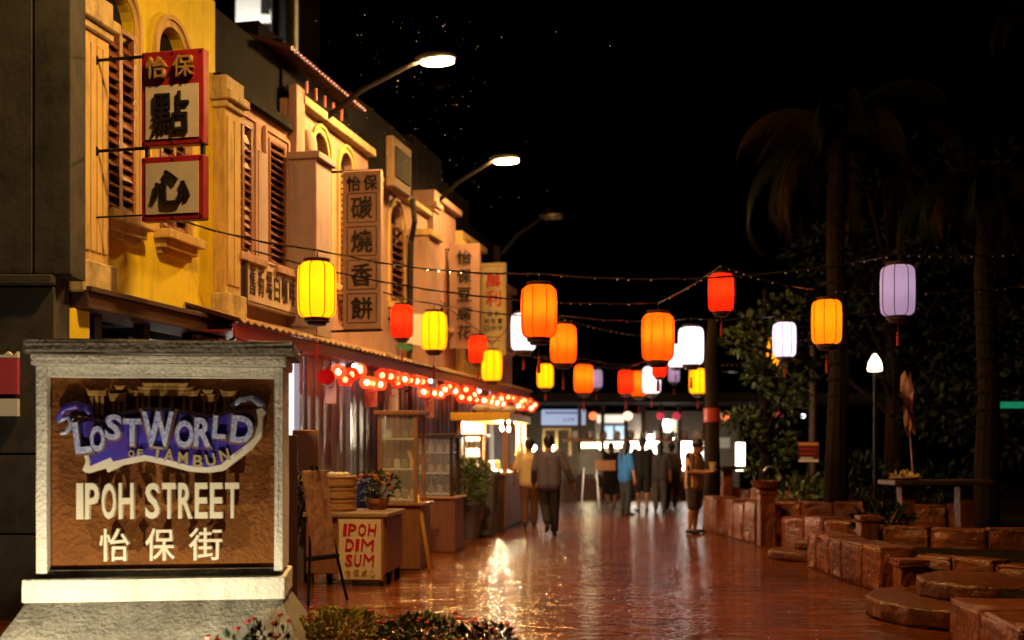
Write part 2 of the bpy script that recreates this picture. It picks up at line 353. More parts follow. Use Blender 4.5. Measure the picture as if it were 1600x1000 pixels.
for k, ch in enumerate('舊街場白咖啡'): letter(ch, sb, dwood, (.16+k*(sL-.3)/5, -.006, .3), .17, .36, .008, .002)
# --- house with projecting mauve pier
s0 = ws(448); L = ws(575)-s0; f = lambda x: ws(x)-s0
h = house('pink plaster shophouse with a projecting mauve pier and tall arched windows', s0)
wall_with(h, sal, 0, L, Z1, 6.2, [(f(489), f(511), 3.9, 5.75, True), (f(530), f(551), 3.9, 5.7, True)])
roomback(h, L, Z1, 6.2, dark_wall)
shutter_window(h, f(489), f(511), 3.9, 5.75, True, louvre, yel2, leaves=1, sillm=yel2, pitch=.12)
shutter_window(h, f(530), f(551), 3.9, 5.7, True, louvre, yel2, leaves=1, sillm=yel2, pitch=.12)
MB().box((0,-.42,Z1+.05),(.55,-.001,5.36)).build('pier', mauve, h, bevel=.012)
MB().box((-.05,-.48,5.362),(.6,-.001,5.46)).build('pier_cap', mauve, h, bevel=.012)
MB().box((.06,-.12,5.462),(.34,-.001,6.4)).build('column', sal, h, bevel=.01)
MB().ball((.62,-.05,5.7), .2, sc=(.8,.6,1.2)).build('urn', sal, h, smooth=True)
MB().box((.3,-.14,6.2),(L,.3,6.32)).build('cornice', ochre, h, bevel=.01)
MB().box((0,.06,6.322),(L,3,7.0)).build('parapet', dark_wall, h)
MB().box((.2,.5,7.0),(1.2,2.0,7.35)).build('roof_block', dark_wall, h)
r_ = MB(); nb = 26
for k in range(nb):
    x = f(425)+k*(f(545)-f(425))/nb; r_.tube([(x,-.28,6.68),(x,.5,6.95)], .035, 8)
r_.build('tile_row', mat('glazed_tile', (.12,.05,.04), .3, .3, 5, .1), h)
bl = glow('pink_pin_bulb', (1,.42,.38), 2)
me = MB().ball((0,0,0), .01, 6, 4).mesh('pin_bulb', bl)
for k in range(nb): place(me, 'pin_bulb', h, (f(425)+k*(f(545)-f(425))/nb, -.305, 6.66))
for k in range(5): MB().tube([(f(462)+k*.33,-.16,6.5),(f(462)+k*.33,-.16,6.34)], .018, 6).build('tassel', glow('tassel_self_glow', (.5,.1,.06), .25), h)  # tassels glow faintly by themselves though they hold no bulb
# --- house with the tilted plaque
s0 = ws(575); L = ws(668)-s0; f = lambda x: ws(x)-s0
h = house('pink shophouse with one arched window and a plaque on its roof edge', s0)
wall_with(h, sal, 0, L, Z1, 5.9, [(f(609), f(628), 4.0, 5.35, True)])
roomback(h, L, Z1, 5.9, dark_wall)
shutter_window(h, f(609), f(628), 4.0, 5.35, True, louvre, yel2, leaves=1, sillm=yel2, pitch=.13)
MB().box((f(636),-.4,Z1+.05),(f(655),-.001,5.3)).build('pier', sal, h, bevel=.012)
MB().box((f(636)-.05,-.46,5.302),(f(655)+.05,-.001,5.42)).build('pier_cap', yel2, h, bevel=.012)
MB().box((-.02,-.1,5.9),(L,.3,6.0)).build('cornice', ochre, h, bevel=.01)
MB().box((0,.3,6.0),(L,3,7.3)).build('parapet', dark_wall, h)
pl = MB().box((f(588),-.3,5.82),(f(617),-.16,6.66)).build('roof_plaque', mat('brown_plaque', (.22,.13,.07), .7, .3, 5, .2), h, bevel=.02); MB().box((f(588)+.1,-.32,6.0),(f(617)-.1,-.301,6.5)).build('plaque_panel', conc, pl)
dp = MB().tube([(f(628),-.2,5.9),(f(628),-.24,5.5),(f(632),-.12,5.2),(f(632),-.1,3.2)], .05, 8).build('downpipe', iron, h)
# --- far houses
for (xa, xb, zt, m, lab) in ((668, 712, 6.3, sal, 'dim pink shophouse behind the bean curd signboard'), (712, 752, 5.9, yel2, 'dim cream shophouse between the bean curd board and the framed board'), (752, 800, 5.4, sal, 'dim low shophouse at the far end of the row')):
    s0 = ws(xa); L = ws(xb)-s0; h = house(lab, s0); q = L/3
    wall_with(h, m, 0, L-.01, Z1, zt, [(q*.35, q*1.05, 3.9, 5.0, False), (q*1.7, q*2.4, 3.9, 5.0, False)]); roomback(h, L-.01, Z1, zt, dark_wall)
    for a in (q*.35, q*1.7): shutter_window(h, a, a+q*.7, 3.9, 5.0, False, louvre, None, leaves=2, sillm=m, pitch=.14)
    MB().box((0,-.14,zt),(L-.01,.3,zt+.12)).build('cornice', m, h); MB().box((0,.3,zt+.12),(L-.01,3,zt+1.2)).build('parapet', dark_wall, h)
    pilaster(h, 0, .3, Z1+.05, zt-.05, m, .12, 0)
# ground-floor cladding of the row (ribbed panels, one by one) and its posts
cl = thing('shop_front', 'lavender grey ribbed metal shop front below the red awning', 'shop front', wpt(ws(476),0,0), WANG)
L = ws(800)-ws(476); k = 0; x = 0; me = None
b = MB(); b.box((0,.005,0),(.6,.03,Z1-.06))
for j in range(2): b.add([(.03+j*.3,.005,0),(.05+j*.3,-.02,0),(.08+j*.3,-.02,0),(.10+j*.3,.005,0),(.03+j*.3,.005,Z1-.06),(.05+j*.3,-.02,Z1-.06),(.08+j*.3,-.02,Z1-.06),(.10+j*.3,.005,Z1-.06)], [(0,1,5,4),(1,2,6,5),(2,3,7,6)])
me = b.mesh('panel', lav); me2 = me.copy(); me2.materials.clear(); me2.materials.append(mat('charcoal_cladding', (.12,.115,.15), .45, .2, 3, .1, 40, stretch=(4,4,1)))
while x < L-.6: place(me if k in (0,1,2,6,10) else me2, 'panel', cl, (x,0,0)); x += .605; k += 1
for j in range(9): MB().box((.9+j*1.5,-.34,0),(.98+j*1.5,-.26,Z1-.1)).build('post', [steel, dwood, dwood][j%3], cl)
# bright white opening beside the monument
wr = thing('white_doorway', 'bright white shop doorway with a framed panel behind the monument', 'doorway', wpt(ws(452),0,0), WANG)
b = MB(); b.box((-1.5,1.4,0),(1.1,1.5,Z1-.06)); b.build('back_panel', white, wr)
b = MB(); b.box((.3,-.02,0),(.42,.1,Z1-.06)); b.build('jamb', lav, wr)
MB().box((-1.0,.3,2.74),(.2,.42,2.8)).build('tube_light', glow('cool_tube', (1,.97,.92), 55), wr)
MB().box((-1.1,.06,.7),(.29,.1,Z1-.2)).build('glowing_panel', glow('doorway_glow', (1,.97,.93), 1.5), wr)  # self-glowing panel standing in for strong light on the white doorway wall
MB().box((-.62,-.0,.7),(.05,.058,1.62)).build('framed_panel', wood2, wr); MB().box((-.56,-.012,.76),(-.01,-.002,1.56)).build('pane', white, wr)
# ---------------------------------------------------------------- awning
aw = thing('awning', 'long red corrugated tin awning with a rusty rim over the shop fronts', 'awning', wpt(ws(288),0,0), WANG)
La = ws(800)-ws(288); AWN = .55
sw = .95; ns = int(La/sw)
b = MB(); K = 20; vs = []; fs = []
for i in range(K+1):
    x = i*sw/K; dz = .018*math.cos(i*2*math.pi/4)
    vs += [(x,-.001,3.1+dz),(x,-AWN-.12,2.9+dz),(x,-AWN-.12,2.885+dz),(x,-.001,3.085+dz)]
for i in range(K): fs += [tuple(4*i+j for j in q) for q in ((0,1,5,4),(1,2,6,5),(2,3,7,6))]
me = b.add(vs, fs).mesh('roof_sheet', rim_tin)
for i in range(ns): place(me, 'roof_sheet', aw, (i*sw,0,random.uniform(-.004,.004)))
MB().box((0,-AWN-.06,2.72),(ns*sw,-AWN-.03,2.868)).build('fascia', red_tin, aw)
MB().box((0,-AWN-.029,2.78),(ns*sw,-.005,2.8)).build('ceiling_board', red_tin, aw)
for i in (2,5,9,13): MB().box((i*sw,-.14,2.73),(i*sw+.6,-.1,2.778)).build('tube_light', glow('awning_fill_tube', (1,.93,.86), 16), aw)  # tubes added to brighten the shop fronts under the awning
for i in range(0, ns, 2): MB().tube([(i*sw+.3,-AWN+.02,2.78),(i*sw+.3,-.02,2.5)], .018, 6).build('bracket', iron, aw)
# ---------------------------------------------------------------- grey concrete gatehouse at the left edge
ct = thing('concrete_gate_wall', 'tall stained grey concrete wall panels beside the yellow corner', 'wall', at(40,700,9.9)*1)
ct.location.z = 0; X0 = ct.location.x
px = lambda x, Y=9.9: (x-800)/FPX*Y - X0
pz = lambda y, Y=9.9: HC+(700-y)/FPX*Y
MB().box((px(-400),.06,0),(px(82),.38,pz(430))).build('core', conc, ct); MB().box((px(-400),.06,pz(430)+.002),(px(108),.38,8.5)).build('core', conc, ct)
for (a, c_, y1, y0) in ((-400,50,428,-900),(53,110,428,-900),(-400,84,708,448),(-400,84,833,711),(-400,84,1030,836)):
    MB().box((px(a),0,max(0,pz(y1) if y1<1000 else 0)),(px(c_),.058,min(8.5,pz(y0)))).build('panel', conc, ct, bevel=.008)
MB().box((px(-400),-.07,pz(446)),(px(86),.04,pz(430))).build('ledge', conc, ct, bevel=.012)
nb_ = thing('wall_notice', 'small pink notice with a white slip on the grey concrete wall', 'notice', at(6,650,9.83))
MB().box((-.15,0,.19),(.115,.055,.5)).build('notice_board', mat('pink_print', (.55,.07,.12), .5, .2, 6, 0), nb_)
MB().prism([(-.15,.505),(.115,.505),(.115,.56),(.09,.53),(.06,.53),(.035,.56),(.0,.53),(-.15,.53)], 0, .055).build('header', white, nb_)
MB().box((-.15,0,0),(.115,.055,.15)).build('paper_slip', white, nb_)
# lit white tower far behind the roofs
tw = thing('tower_block', 'floodlit white tower corner rising behind the dark roofs', 'building', (-10.2,42,0))
MB().box((0,0,0),(1.3,6,24)).build('wall', white, tw); MB().box((1.3,.5,0),(1.75,6,20)).build('service_shaft', iron, tw); MB().box((1.75,1,0),(2.1,6,24)).build('wing', yel2, tw)
for k in range(5): MB().box((.95,-.12,15.3+k*1.1),(1.25,-.001,15.9+k*1.1)).build('window', black, tw)
MB().cbox((.6,-1.6,14.6),(.3,.2,.2)).build('floodlight', iron, tw); MB().tube([(.6,-1.6,14.6),(.6,0,14.2)], .03, 6).build('floodlight_arm', iron, tw)
MB().add([(.4,-1.5,14.71),(.8,-1.5,14.71),(.8,-1.7,14.71),(.4,-1.7,14.71)], [(0,1,2,3)]).build('floodlight_lens', glow('flood_lens', (1,.95,.82), 1500), tw)
# ================================================================ street lamps on wall brackets
def street_lamp(px_, py_, Y, label, lit=True, power=1750):
    p = at(px_, py_, Y); s = (p.y-10)/D.y                      # arm runs out from the facade
    t = thing('street_lamp', label, 'lamp', wpt(s+.2,0,6.2), WANG, 'street lamps on the facade')
    loc = t.matrix_basis.inverted() @ p; x, y, z = loc
    MB().tube([(0,.1,0),(0,-.1,.05),(x*.3,y*.4,z*.55),(x*.75,y*.8,z*.93),(x,y+.12,z+.03)], [.045,.045,.04,.035,.03], 8).build('arm', iron, t, smooth=True)
    MB().box((-.06,-.02,-.2),(.06,.12,.2)).build('wall_plate', iron, t)
    hd = MB(); hd.ball((x,y-.1,z+.055), .31, 14, 8, (.45,1,.25)); hd.build('lamp_head', steel, t, smooth=True)
    lm = glow('sodium_lens_%d' % power, (1,.56,.17), power) if lit else mat('dead_lens', (.3,.28,.25), .3)
    MB().ball((x,y-.13,z-.015), .24, 16, 8, (.5,1,.15)).build('lens', lm, t, smooth=True)
    return t
street_lamp(670, 97, 16.2, 'lit sodium street lamp on a bracket above the tall charcoal cake signboard')
street_lamp(781, 252, 21.8, 'lit sodium street lamp on a bracket above the bean curd signboard', True, 800)
street_lamp(855, 341, 27.4, 'unlit street lamp on the bracket past the last signboard', False)
nl = street_lamp(560, -480, 8.8, 'lit sodium street lamp on a tall pole before the grey concrete wall')
MB().tube([(0,.02,-6.2),(0,.02,.25)], [.09,.06], 10).build('pole', iron, nl)
# ================================================================ projecting signboards
def sign_root(label, s, u0, z, name='projecting_sign'):
    return thing(name, label, 'sign', wpt(s, u0, z), WANG-R(90))     # local x = out from the facade, -y = up the street towards the viewer
redb = mat('sign_red', (.26,.012,.022), .4, .25, 5, .05)
creamb = mat('sign_cream', (.50,.44,.39), .55, .15, 3, .05)
pinkb = mat('sign_pink_cream', (.48,.30,.24), .55, .15, 3, .05)
gold = mat('gold_letter', (.42,.26,.07), .4, .3, 8, .05, metal=.3)
ink = mat('ink_black', (.012,.010,.010), .4, .2, 6, .05)
redink = mat('red_ink', (.5,.03,.02), .5, .2, 6, .02)
# 1: dim sum, two red framed boxes
s = ws(130); t = sign_root('red framed two box sign reading dim sum on iron rods', s, .63, 3.59); W_ = .63
for z0, z1 in ((.69,1.56),(0,.59)):
    bx = MB().box((0,-.05,z0),(W_,.05,z1)).build('sign_box', redb, t, bevel=.008)
    top = z1-.32 if z1 > 1 else z1-.06
    MB().box((.05,-.058,z0+.06),(W_-.05,-.051,top)).build('panel', creamb, bx)
    for xx in (.03, W_/2, W_-.03):
        for zz in (z0+.03, z1-.025): MB().ball((xx,-.052,zz), .012, 6, 4).build('bolt', iron, bx)
letter('怡', t, gold, (.17,-.07,1.4), .2, .2, .05, .012); letter('保', t, gold, (.44,-.07,1.4), .2, .2, .05, .012)
letter('點', t, ink, (.31,-.07,.985), .36, .38, .022, .0); letter('心', t, ink, (.31,-.07,.3), .38, .32, .022, .014)
MB().box((.02,-.02,.592),(.05,.02,.688)).build('link_bar', iron, t); MB().box((W_-.05,-.02,.592),(W_-.02,.02,.688)).build('link_bar', iron, t)
for zz in (1.54,.69,.07): MB().tube([(-.63,0,zz),(.0,0,zz)], .016 if zz > .5 else .009, 8).build('rod', iron, t)
for zz in (1.54,.69): MB().lathe([(.02,-.06),(.05,-.03),(.05,.03),(.02,.06)], (-.52,0,zz), 8).build('rod_boss', iron, t)
# 2: charcoal baked cakes
s = ws(497); t = sign_root('tall cream signboard with four boxed black characters on rods', s, .39, 3.19); W_ = .575; H_ = 2.25
MB().box((0,-.045,0),(W_,.045,H_)).build('board', pinkb, t, bevel=.006)
for zz in (H_+.01,-.02): MB().tube([(-.4,0,zz),(W_,0,zz)], .018, 8).build('rod', iron, t)
letter('怡', t, ink, (.17,-.055,2.07), .21, .22, .03, .01); letter('保', t, ink, (.42,-.055,2.07), .21, .22, .03, .01)
for k, ch in enumerate('碳燒香餅'):
    zc = 1.72-k*.475; letter(ch, t, ink, (W_/2,-.055,zc), .32, .32, .03, .01)
    for a, c_ in (((.075,zc+.2),(.5,zc+.212)),((.075,zc-.212),(.5,zc-.2)),((.063,zc-.2),(.075,zc+.2)),((.5,zc-.2),(.512,zc+.2))):
        MB().box((a[0],-.052,a[1]),(c_[0],-.046,c_[1])).build('border_line', ink, t)
hooks = MB()
for k in range(26): hooks.ball((-.012,-.02,.06+k*.085), .018, 6, 4)
hooks.build('edge_bulb_strip', dwood, t)
# 3: bean curd
s = (22.9-10)/D.y; t = sign_root('pinkish vertical signboard with five black characters for bean curd', s, .1, 3.49); W_ = .62; H_ = 2.1
MB().box((0,-.045,0),(W_,.045,H_)).build('board', mat('sign_dusty_pink', (.36,.20,.15), .55, .15, 3, .05), t, bevel=.006)
for k, ch in enumerate('怡保豆腐花'): letter(ch, t, ink, (.31,-.06,1.83-k*.375), .3, .28, .03, .012)
MB().tube([(-.1,0,H_-.1),(.02,0,H_-.1)], .02, 6).build('rod', iron, t); MB().tube([(-.1,0,.1),(.02,0,.1)], .02, 6).build('rod', iron, t)
# 4: framed board with red characters
s = (25.4-10)/D.y; t = sign_root('cream framed signboard with two large red characters', s, .12, 3.55); W_ = .56; H_ = 2.06
cb2 = mat('sign_cream_two', (.52,.40,.2), .55, .15, 3, .05)
MB().box((0,-.045,0),(W_,.045,H_)).build('board', cb2, t, bevel=.006)
for a, c_ in (((.03,1.98),(.53,1.995)),((.03,.06),(.53,.075)),((.03,.075),(.045,1.98)),((.515,.075),(.53,1.98))): MB().box((a[0],-.052,a[1]),(c_[0],-.046,c_[1])).build('border_line', wood, t)
letter('萬', t, redink, (.28,-.06,1.68), .36, .36, .03, .012); letter('利', t, redink, (.28,-.06,1.27), .36, .36, .03, .014)
for row, chars in enumerate(('唐車', '利悅重', '口中字')):
    for k, ch in enumerate(chars): letter(ch, t, ink, (.28+(k-(len(chars)-1)/2)*.15,-.055,.93-row*.16), .11, .12, .02, .008)
MB().box((.1,-.052,.4),(.46,-.046,.42)).build('text_line', ink, t); MB().box((.1,-.052,.32),(.46,-.046,.335)).build('text_line', ink, t)
MB().tube([(-.12,0,H_-.1),(.02,0,H_-.1)], .02, 6).build('rod', iron, t)
# white fish-tail plate hanging behind the lanterns
t = sign_root('white cut-out plate with a dark scroll bracket behind the yellow lantern', (19.4-10)/D.y, .25, 3.2)
MB().prism([(0,.1),(.5,0),(.62,.3),(.45,.55),(0,.6)], -.02, .02).build('plate', white, t)
MB().tube([(.62,-.03,.15),(.68,-.03,.3),(.6,-.03,.42),(.68,-.03,.55),(.72,-.03,.66)], .03, 6).build('scroll', iron, t)
MB().prism([(.0,.1),(.2,.0),(.1,-.06),(-.1,.02)], -.03, .03).build('green_tail', mat('green_paint', (.05,.22,.12), .5), t)
MB().tube([(-.25,0,.5),(.02,0,.5)], .02, 6).build('rod', iron, t)

# ================================================================ monument
MY = 8.0; mo = thing('entrance_monument', 'white framed stucco monument sign reading Ipoh Street on a sloping plinth', 'monument sign', at(252,700,MY)*1, R(7)); mo.location.z = 0
SC = MY/FPX
mx = lambda x: (x-252)*SC
mz = lambda y: HC+(700-y)*SC
MB().box((mx(84),.0,mz(886)),(mx(428),.5,mz(588))).build('panel', ploam, mo)
fr = MB()
fr.box((mx(70),-.09,mz(893)),(mx(86),.5,mz(574))); fr.box((mx(427),-.09,mz(893)),(mx(440),.5,mz(574))); fr.box((mx(86),-.085,mz(591)),(mx(427),.5,mz(574)))
fr.build('frame', stucco, mo, bevel=.006, sub=2, jitter=.0025)
MB().box((mx(65),-.14,mz(574)+.002),(mx(446),.55,mz(557))).build('cornice', stucco, mo, bevel=.012, sub=2, jitter=.003)
MB().box((mx(58),-.2,mz(557)+.003),(mx(458),.6,mz(535))).build('cap_slab', greyst, mo, bevel=.014, sub=3, jitter=.005)
MB().box((mx(74),-.06,mz(899)),(mx(437),.48,mz(888))).build('recess', greyst, mo)
MB().box((mx(54),-.17,mz(934)),(mx(445),.58,mz(899)-.002)).build('ledge', stucco, mo, bevel=.012, sub=2, jitter=.003)
b = MB(); a, c_ = mx(58), mx(440); zt = mz(934)-.002
b.add([(a,-.14,zt),(c_,-.14,zt),(c_,.55,zt),(a,.55,zt),(a-.22,-.62,0),(c_+.24,-.62,0),(c_+.24,.95,0),(a-.22,.95,0)], [(0,1,2,3),(7,6,5,4),(4,5,1,0),(5,6,2,1),(6,7,3,2),(7,4,0,3)])
b.build('plinth', greyst, mo, bevel=.012, sub=4, jitter=.004)
ivory = mat('ivory_letter', (.78,.73,.6), .6, .12, 10, .2, 60)
def on_panel(txt, x0, x1, yc, hpx, m, widths=None, depth=.07, y=-.045, off=.0, lean=0):
    ws_ = widths or [1]*len(txt); tot = sum(ws_); x = x0
    for ch, w_ in zip(txt, ws_):
        wpx = (x1-x0)*w_/tot
        if ch != ' ': letter(ch, mo, m, (mx(x+wpx/2), y, mz(yc)), wpx*.84*SC, hpx*SC, depth, off, ry=lean)
        x += wpx
on_panel('IPOH STREET', 132, 377, 781, 55, ivory, [.5,1,1.05,1.1,.55,1.05,1,1.05,.95,.95,1.05], off=.02, y=-.13, depth=.06)
for ch, x, w_ in (('怡',188,44),('保',256,44),('街',324,50)): letter(ch, mo, ivory, (mx(x),-.12,mz(848)), w_*SC, 50*SC, .06, .008)
# logo: white edged wave plaque with blue lettering
def z1p(pts): return [(mx(60+x/3.125), mz(580+y/3.125)) for x, y in pts]
outer = [(186,255),(215,300),(240,370),(262,440),(246,480),(266,499),(355,472),(362,492),(430,458),(535,436),(640,460),(740,488),(830,498),(905,486),(975,432),(1045,375),(1086,320),(1092,225),(1106,200),(1090,180),(1052,188),(930,192),(860,214),(760,198),(640,180),(540,180),(450,196),(380,203),(330,244),(285,226),(212,222)]
inner = [(226,260),(250,310),(275,400),(287,440),(283,462),(380,420),(392,440),(440,428),(535,408),(650,432),(745,460),(830,468),(895,456),(950,405),(1020,355),(1054,310),(1060,240),(1030,205),(930,212),(860,232),(760,218),(640,200),(540,200),(450,216),(390,222),(335,262),(285,246)]
MB().prism(z1p(outer), -.10, -.001).build('logo_edge', ivory, mo, tri=True)
blue = mat('logo_blue', (.03,.05,.55), .35, .3, 14, .4, 30, c2=(.10,.04,.32))
MB().prism(z1p(inner), -.125, -.1005).build('logo_field', blue, mo, tri=True)
clay = mat('logo_clay', (.20,.11,.08), .6, .3, 8, .3)
ltr = mat('logo_letter', (.72,.80,.92), .3, .3, 11, .2, 30, c2=(.12,.16,.75))
gtr = mat('logo_gold', (.50,.40,.22), .4, .3, 9, .2, 30)
for ch, x, y, w_, h_, ln in (('L',255,325,74,150,-.12),('O',325,330,66,120,0),('S',398,275,72,120,.08),('T',485,300,82,130,0),('W',605,285,150,170,0),('O',728,308,86,130,0),('R',815,300,82,140,.04),('L',892,275,62,110,.06),('D',1000,285,104,130,.08)):
    (X, Z), = z1p([(x, y)]); letter(ch, mo, clay, (X, -.13, Z), w_*1.22/3.125*SC, h_*1.16/3.125*SC, .02, .06, 'letter_backing', ry=ln)
    letter(ch, mo, ltr, (X, -.15, Z), w_/3.125*SC, h_/3.125*SC, .04, .03, ry=ln)
for ch, x, y in (('O',480,402),('F',520,398),('T',600,398),('A',655,408),('M',720,424),('B',790,438),('U',850,432),('N',915,410)):
    (X, Z), = z1p([(x, y)]); letter(ch, mo, gtr, (X, -.14, Z), (46 if ch not in 'OF' else 26)/3.125*SC, (58 if ch not in 'OF' else 34)/3.125*SC, .03, .025, ry=.12 if x < 700 else (-.25 if x > 830 else .05))
def swirl(pts, r0):
    q = z1p(pts); n = len(q); return MB().tube([(x, -.07, z) for x, z in q], [r0*(.35+.65*math.sin(math.pi*(i+.6)/(n+.2))) for i in range(n)], 8)
swirl([(140,305),(165,300),(190,265),(180,225),(150,235),(130,250)], .022).build('scroll', ltr, mo, smooth=True)
swirl([(125,235),(160,185),(210,170),(260,185),(300,235)], .034).build('scroll', blue, mo, smooth=True)
swirl([(940,175),(985,145),(1040,140),(1085,165),(1100,195)], .03).build('scroll', ltr, mo, smooth=True)
swirl([(945,160),(1000,135),(1060,135),(1098,160)], .02).build('scroll', blue, mo, smooth=True)
bronze = mat('bronze_relief', (.48,.28,.09), .45, .3, 8, .3, 30)
def roof(x0, x1, y0, y1, lift):
    MB().prism(z1p([(x0,y0-lift),(x0+14,y0),(x1-14,y0),(x1,y0-lift),(x1-10,y1),(x0+10,y1)]), -.06, -.001).build('gate_roof', bronze, mo, bevel=.003)
for a in ((255,355,97,122,12),(358,445,112,148,6),(386,436,75,92,4),(450,790,97,122,12),(492,760,78,94,2),(515,735,60,76,2),(792,884,112,148,6),(800,855,92,108,3),(884,970,97,122,12)): roof(*a)
for x, y0, y1 in ((278,124,210),(303,124,215),(328,124,215),(380,150,195),(405,150,195),(432,150,195),(492,124,190),(518,124,190),(546,124,190),(600,124,185),(655,124,185),(712,124,195),(745,124,195),(810,150,200),(835,150,200),(860,150,205),(905,124,200),(925,124,200),(948,124,195)):
    (a, z0), (c_, z1) = z1p([(x-8,y1),(x+8,y0)]); MB().box((a,-.04,z0),(c_,-.001,z1)).build('gate_pillar', bronze, mo)
# its two garden spotlights, at the foot of the plinth
for k, (x, e) in enumerate(((-.85, 82), (.4, 56))):
    u = thing('garden_spotlight', ['small black garden spotlight at the left foot of the monument plinth', 'small black garden spotlight at the right foot of the monument plinth'][k], 'lamp', mo.matrix_basis @ Vector((x,-1.15,0)), R(7), 'monument spotlights')
    MB().lathe([(.05,0),(.05,.02),(.012,.03),(.012,.1)], (0,0,0), 10).build('stake', iron, u); MB().tube([(0,-.05,.08),(0,.05,.15)], [.03,.05], 10).build('housing', iron, u)
    ld = bpy.data.lights.new('spot_beam', 'SPOT'); ld.energy = e; ld.color = (1,.84,.52); ld.spot_size = R(150); ld.spot_blend = .6; ld.shadow_soft_size = .02
    lo = bpy.data.objects.new('spot_beam', ld); COL.objects.link(lo); lo.parent = u; lo.location = (0,.06,.16)
    dv = Vector((-x*.4, .9, 1.2)); lo.rotation_euler = dv.to_track_quat('-Z','Y').to_euler()
# ================================================================ hanging lanterns
prof = [(.30,-.725),(.40,-.69),(.465,-.62),(.49,-.5),(.5,-.25),(.5,.25),(.49,.5),(.465,.62),(.40,.69),(.30,.725)]
gore = lambda a: 1-.035*abs(math.sin(4*a))**.6 if False else .975+.025*abs(math.sin(4*a+math.pi/2*0))
def lantern_mesh(m): return MB().lathe(prof, (0,0,0), 48, lambda a: .968+.032*abs(math.sin(4*a)), cap=False).mesh('paper_body', m, smooth=True)
PAP = {'yellow': (paper('paper_yellow', (1,.36,.003), 1.9), (1,.7,.2), 40), 'orange': (paper('paper_orange', (1,.09,.003), .45), (1,.85,.4), 230),
       'red': (paper('paper_red', (1,.022,.004), .5), (1,.7,.3), 170), 'white': (paper('paper_white', (.93,.90,.93), 1.0), (1,.95,.9), 30),
       'lilac': (paper('paper_lilac', (.55,.40,.60), .42), (1,.92,.9), 12), 'amber': (paper('paper_amber', (1,.26,.004), 1.0), (1,.8,.3), 40), 'pale': (paper('paper_pale_lilac', (.86,.80,1), .8), (1,.95,1), 18)}
capm = mat('lantern_frame', (.07,.03,.018), .5, .3, 8, .1); tassm = mat('tassel_red', (.35,.02,.02), .7, .3, 10, .1)
RIB = MB().tube([(r*.985+.004, 0, z) for r, z in prof], .0125, 5).mesh('rib', capm)
CAPT = MB().lathe([(.30,.715),(.34,.72),(.34,.745),(.31,.75),(.31,.78),(.345,.785),(.345,.81),(.2,.815),(.2,.74)], (0,0,0), 20).mesh('top_cap', capm)
CAPB = MB().lathe([(.2,-.74),(.33,-.72),(.34,-.735),(.34,-.765),(.31,-.77),(.31,-.80),(.335,-.805),(.335,-.825),(.26,-.83),(.24,-.91),(.18,-.92)], (0,0,0), 20).mesh('bottom_cap', capm)
LP = {}
def lantern(px_, y0, y1, Y, colour, label, tassel=True):
    c = at(px_, (y0+y1)/2, Y); Wd = (y1-y0)/FPX*Y/1.45
    t = thing('paper_lantern', label, 'lantern', c, random.uniform(0,.78), 'paper lanterns strung over the street', Wd)
    if colour not in LP:
        pm, bc, bs = PAP[colour]; LP[colour] = (lantern_mesh(pm), MB().ball((0,0,.12), .09, 8, 6).mesh('bulb', glow('bulb_'+colour, bc, bs), smooth=True))
    body = place(LP[colour][0], 'paper_body', t); place(LP[colour][1], 'bulb', t)
    for k in range(8): place(RIB, 'rib', body, rot=(0,0,k*math.pi/4))
    place(CAPT, 'top_cap', t); place(CAPB, 'bottom_cap', t)
    MB().tube([(0,0,.81),(.02,.0,.93),(0,0,1.05)], .014, 5).build('hanger', iron, t)
    if tassel:
        q = random.uniform(.5,.9)
        MB().tube([(0,0,-.92),(0,0,-.92-q*.5)], .012, 5).add(*(lambda b_: (b_.v, b_.f))(MB().ball((0,0,-.92-q*.5), .05, 8, 5).lathe([(.012,-.95-q*.5),(.045,-1.0-q*.5),(.05,-.95-q)], (0,0,0), 8))).build('tassel', tassm, t)
    return c + Vector((0,0,Wd*1.05))
H = {}
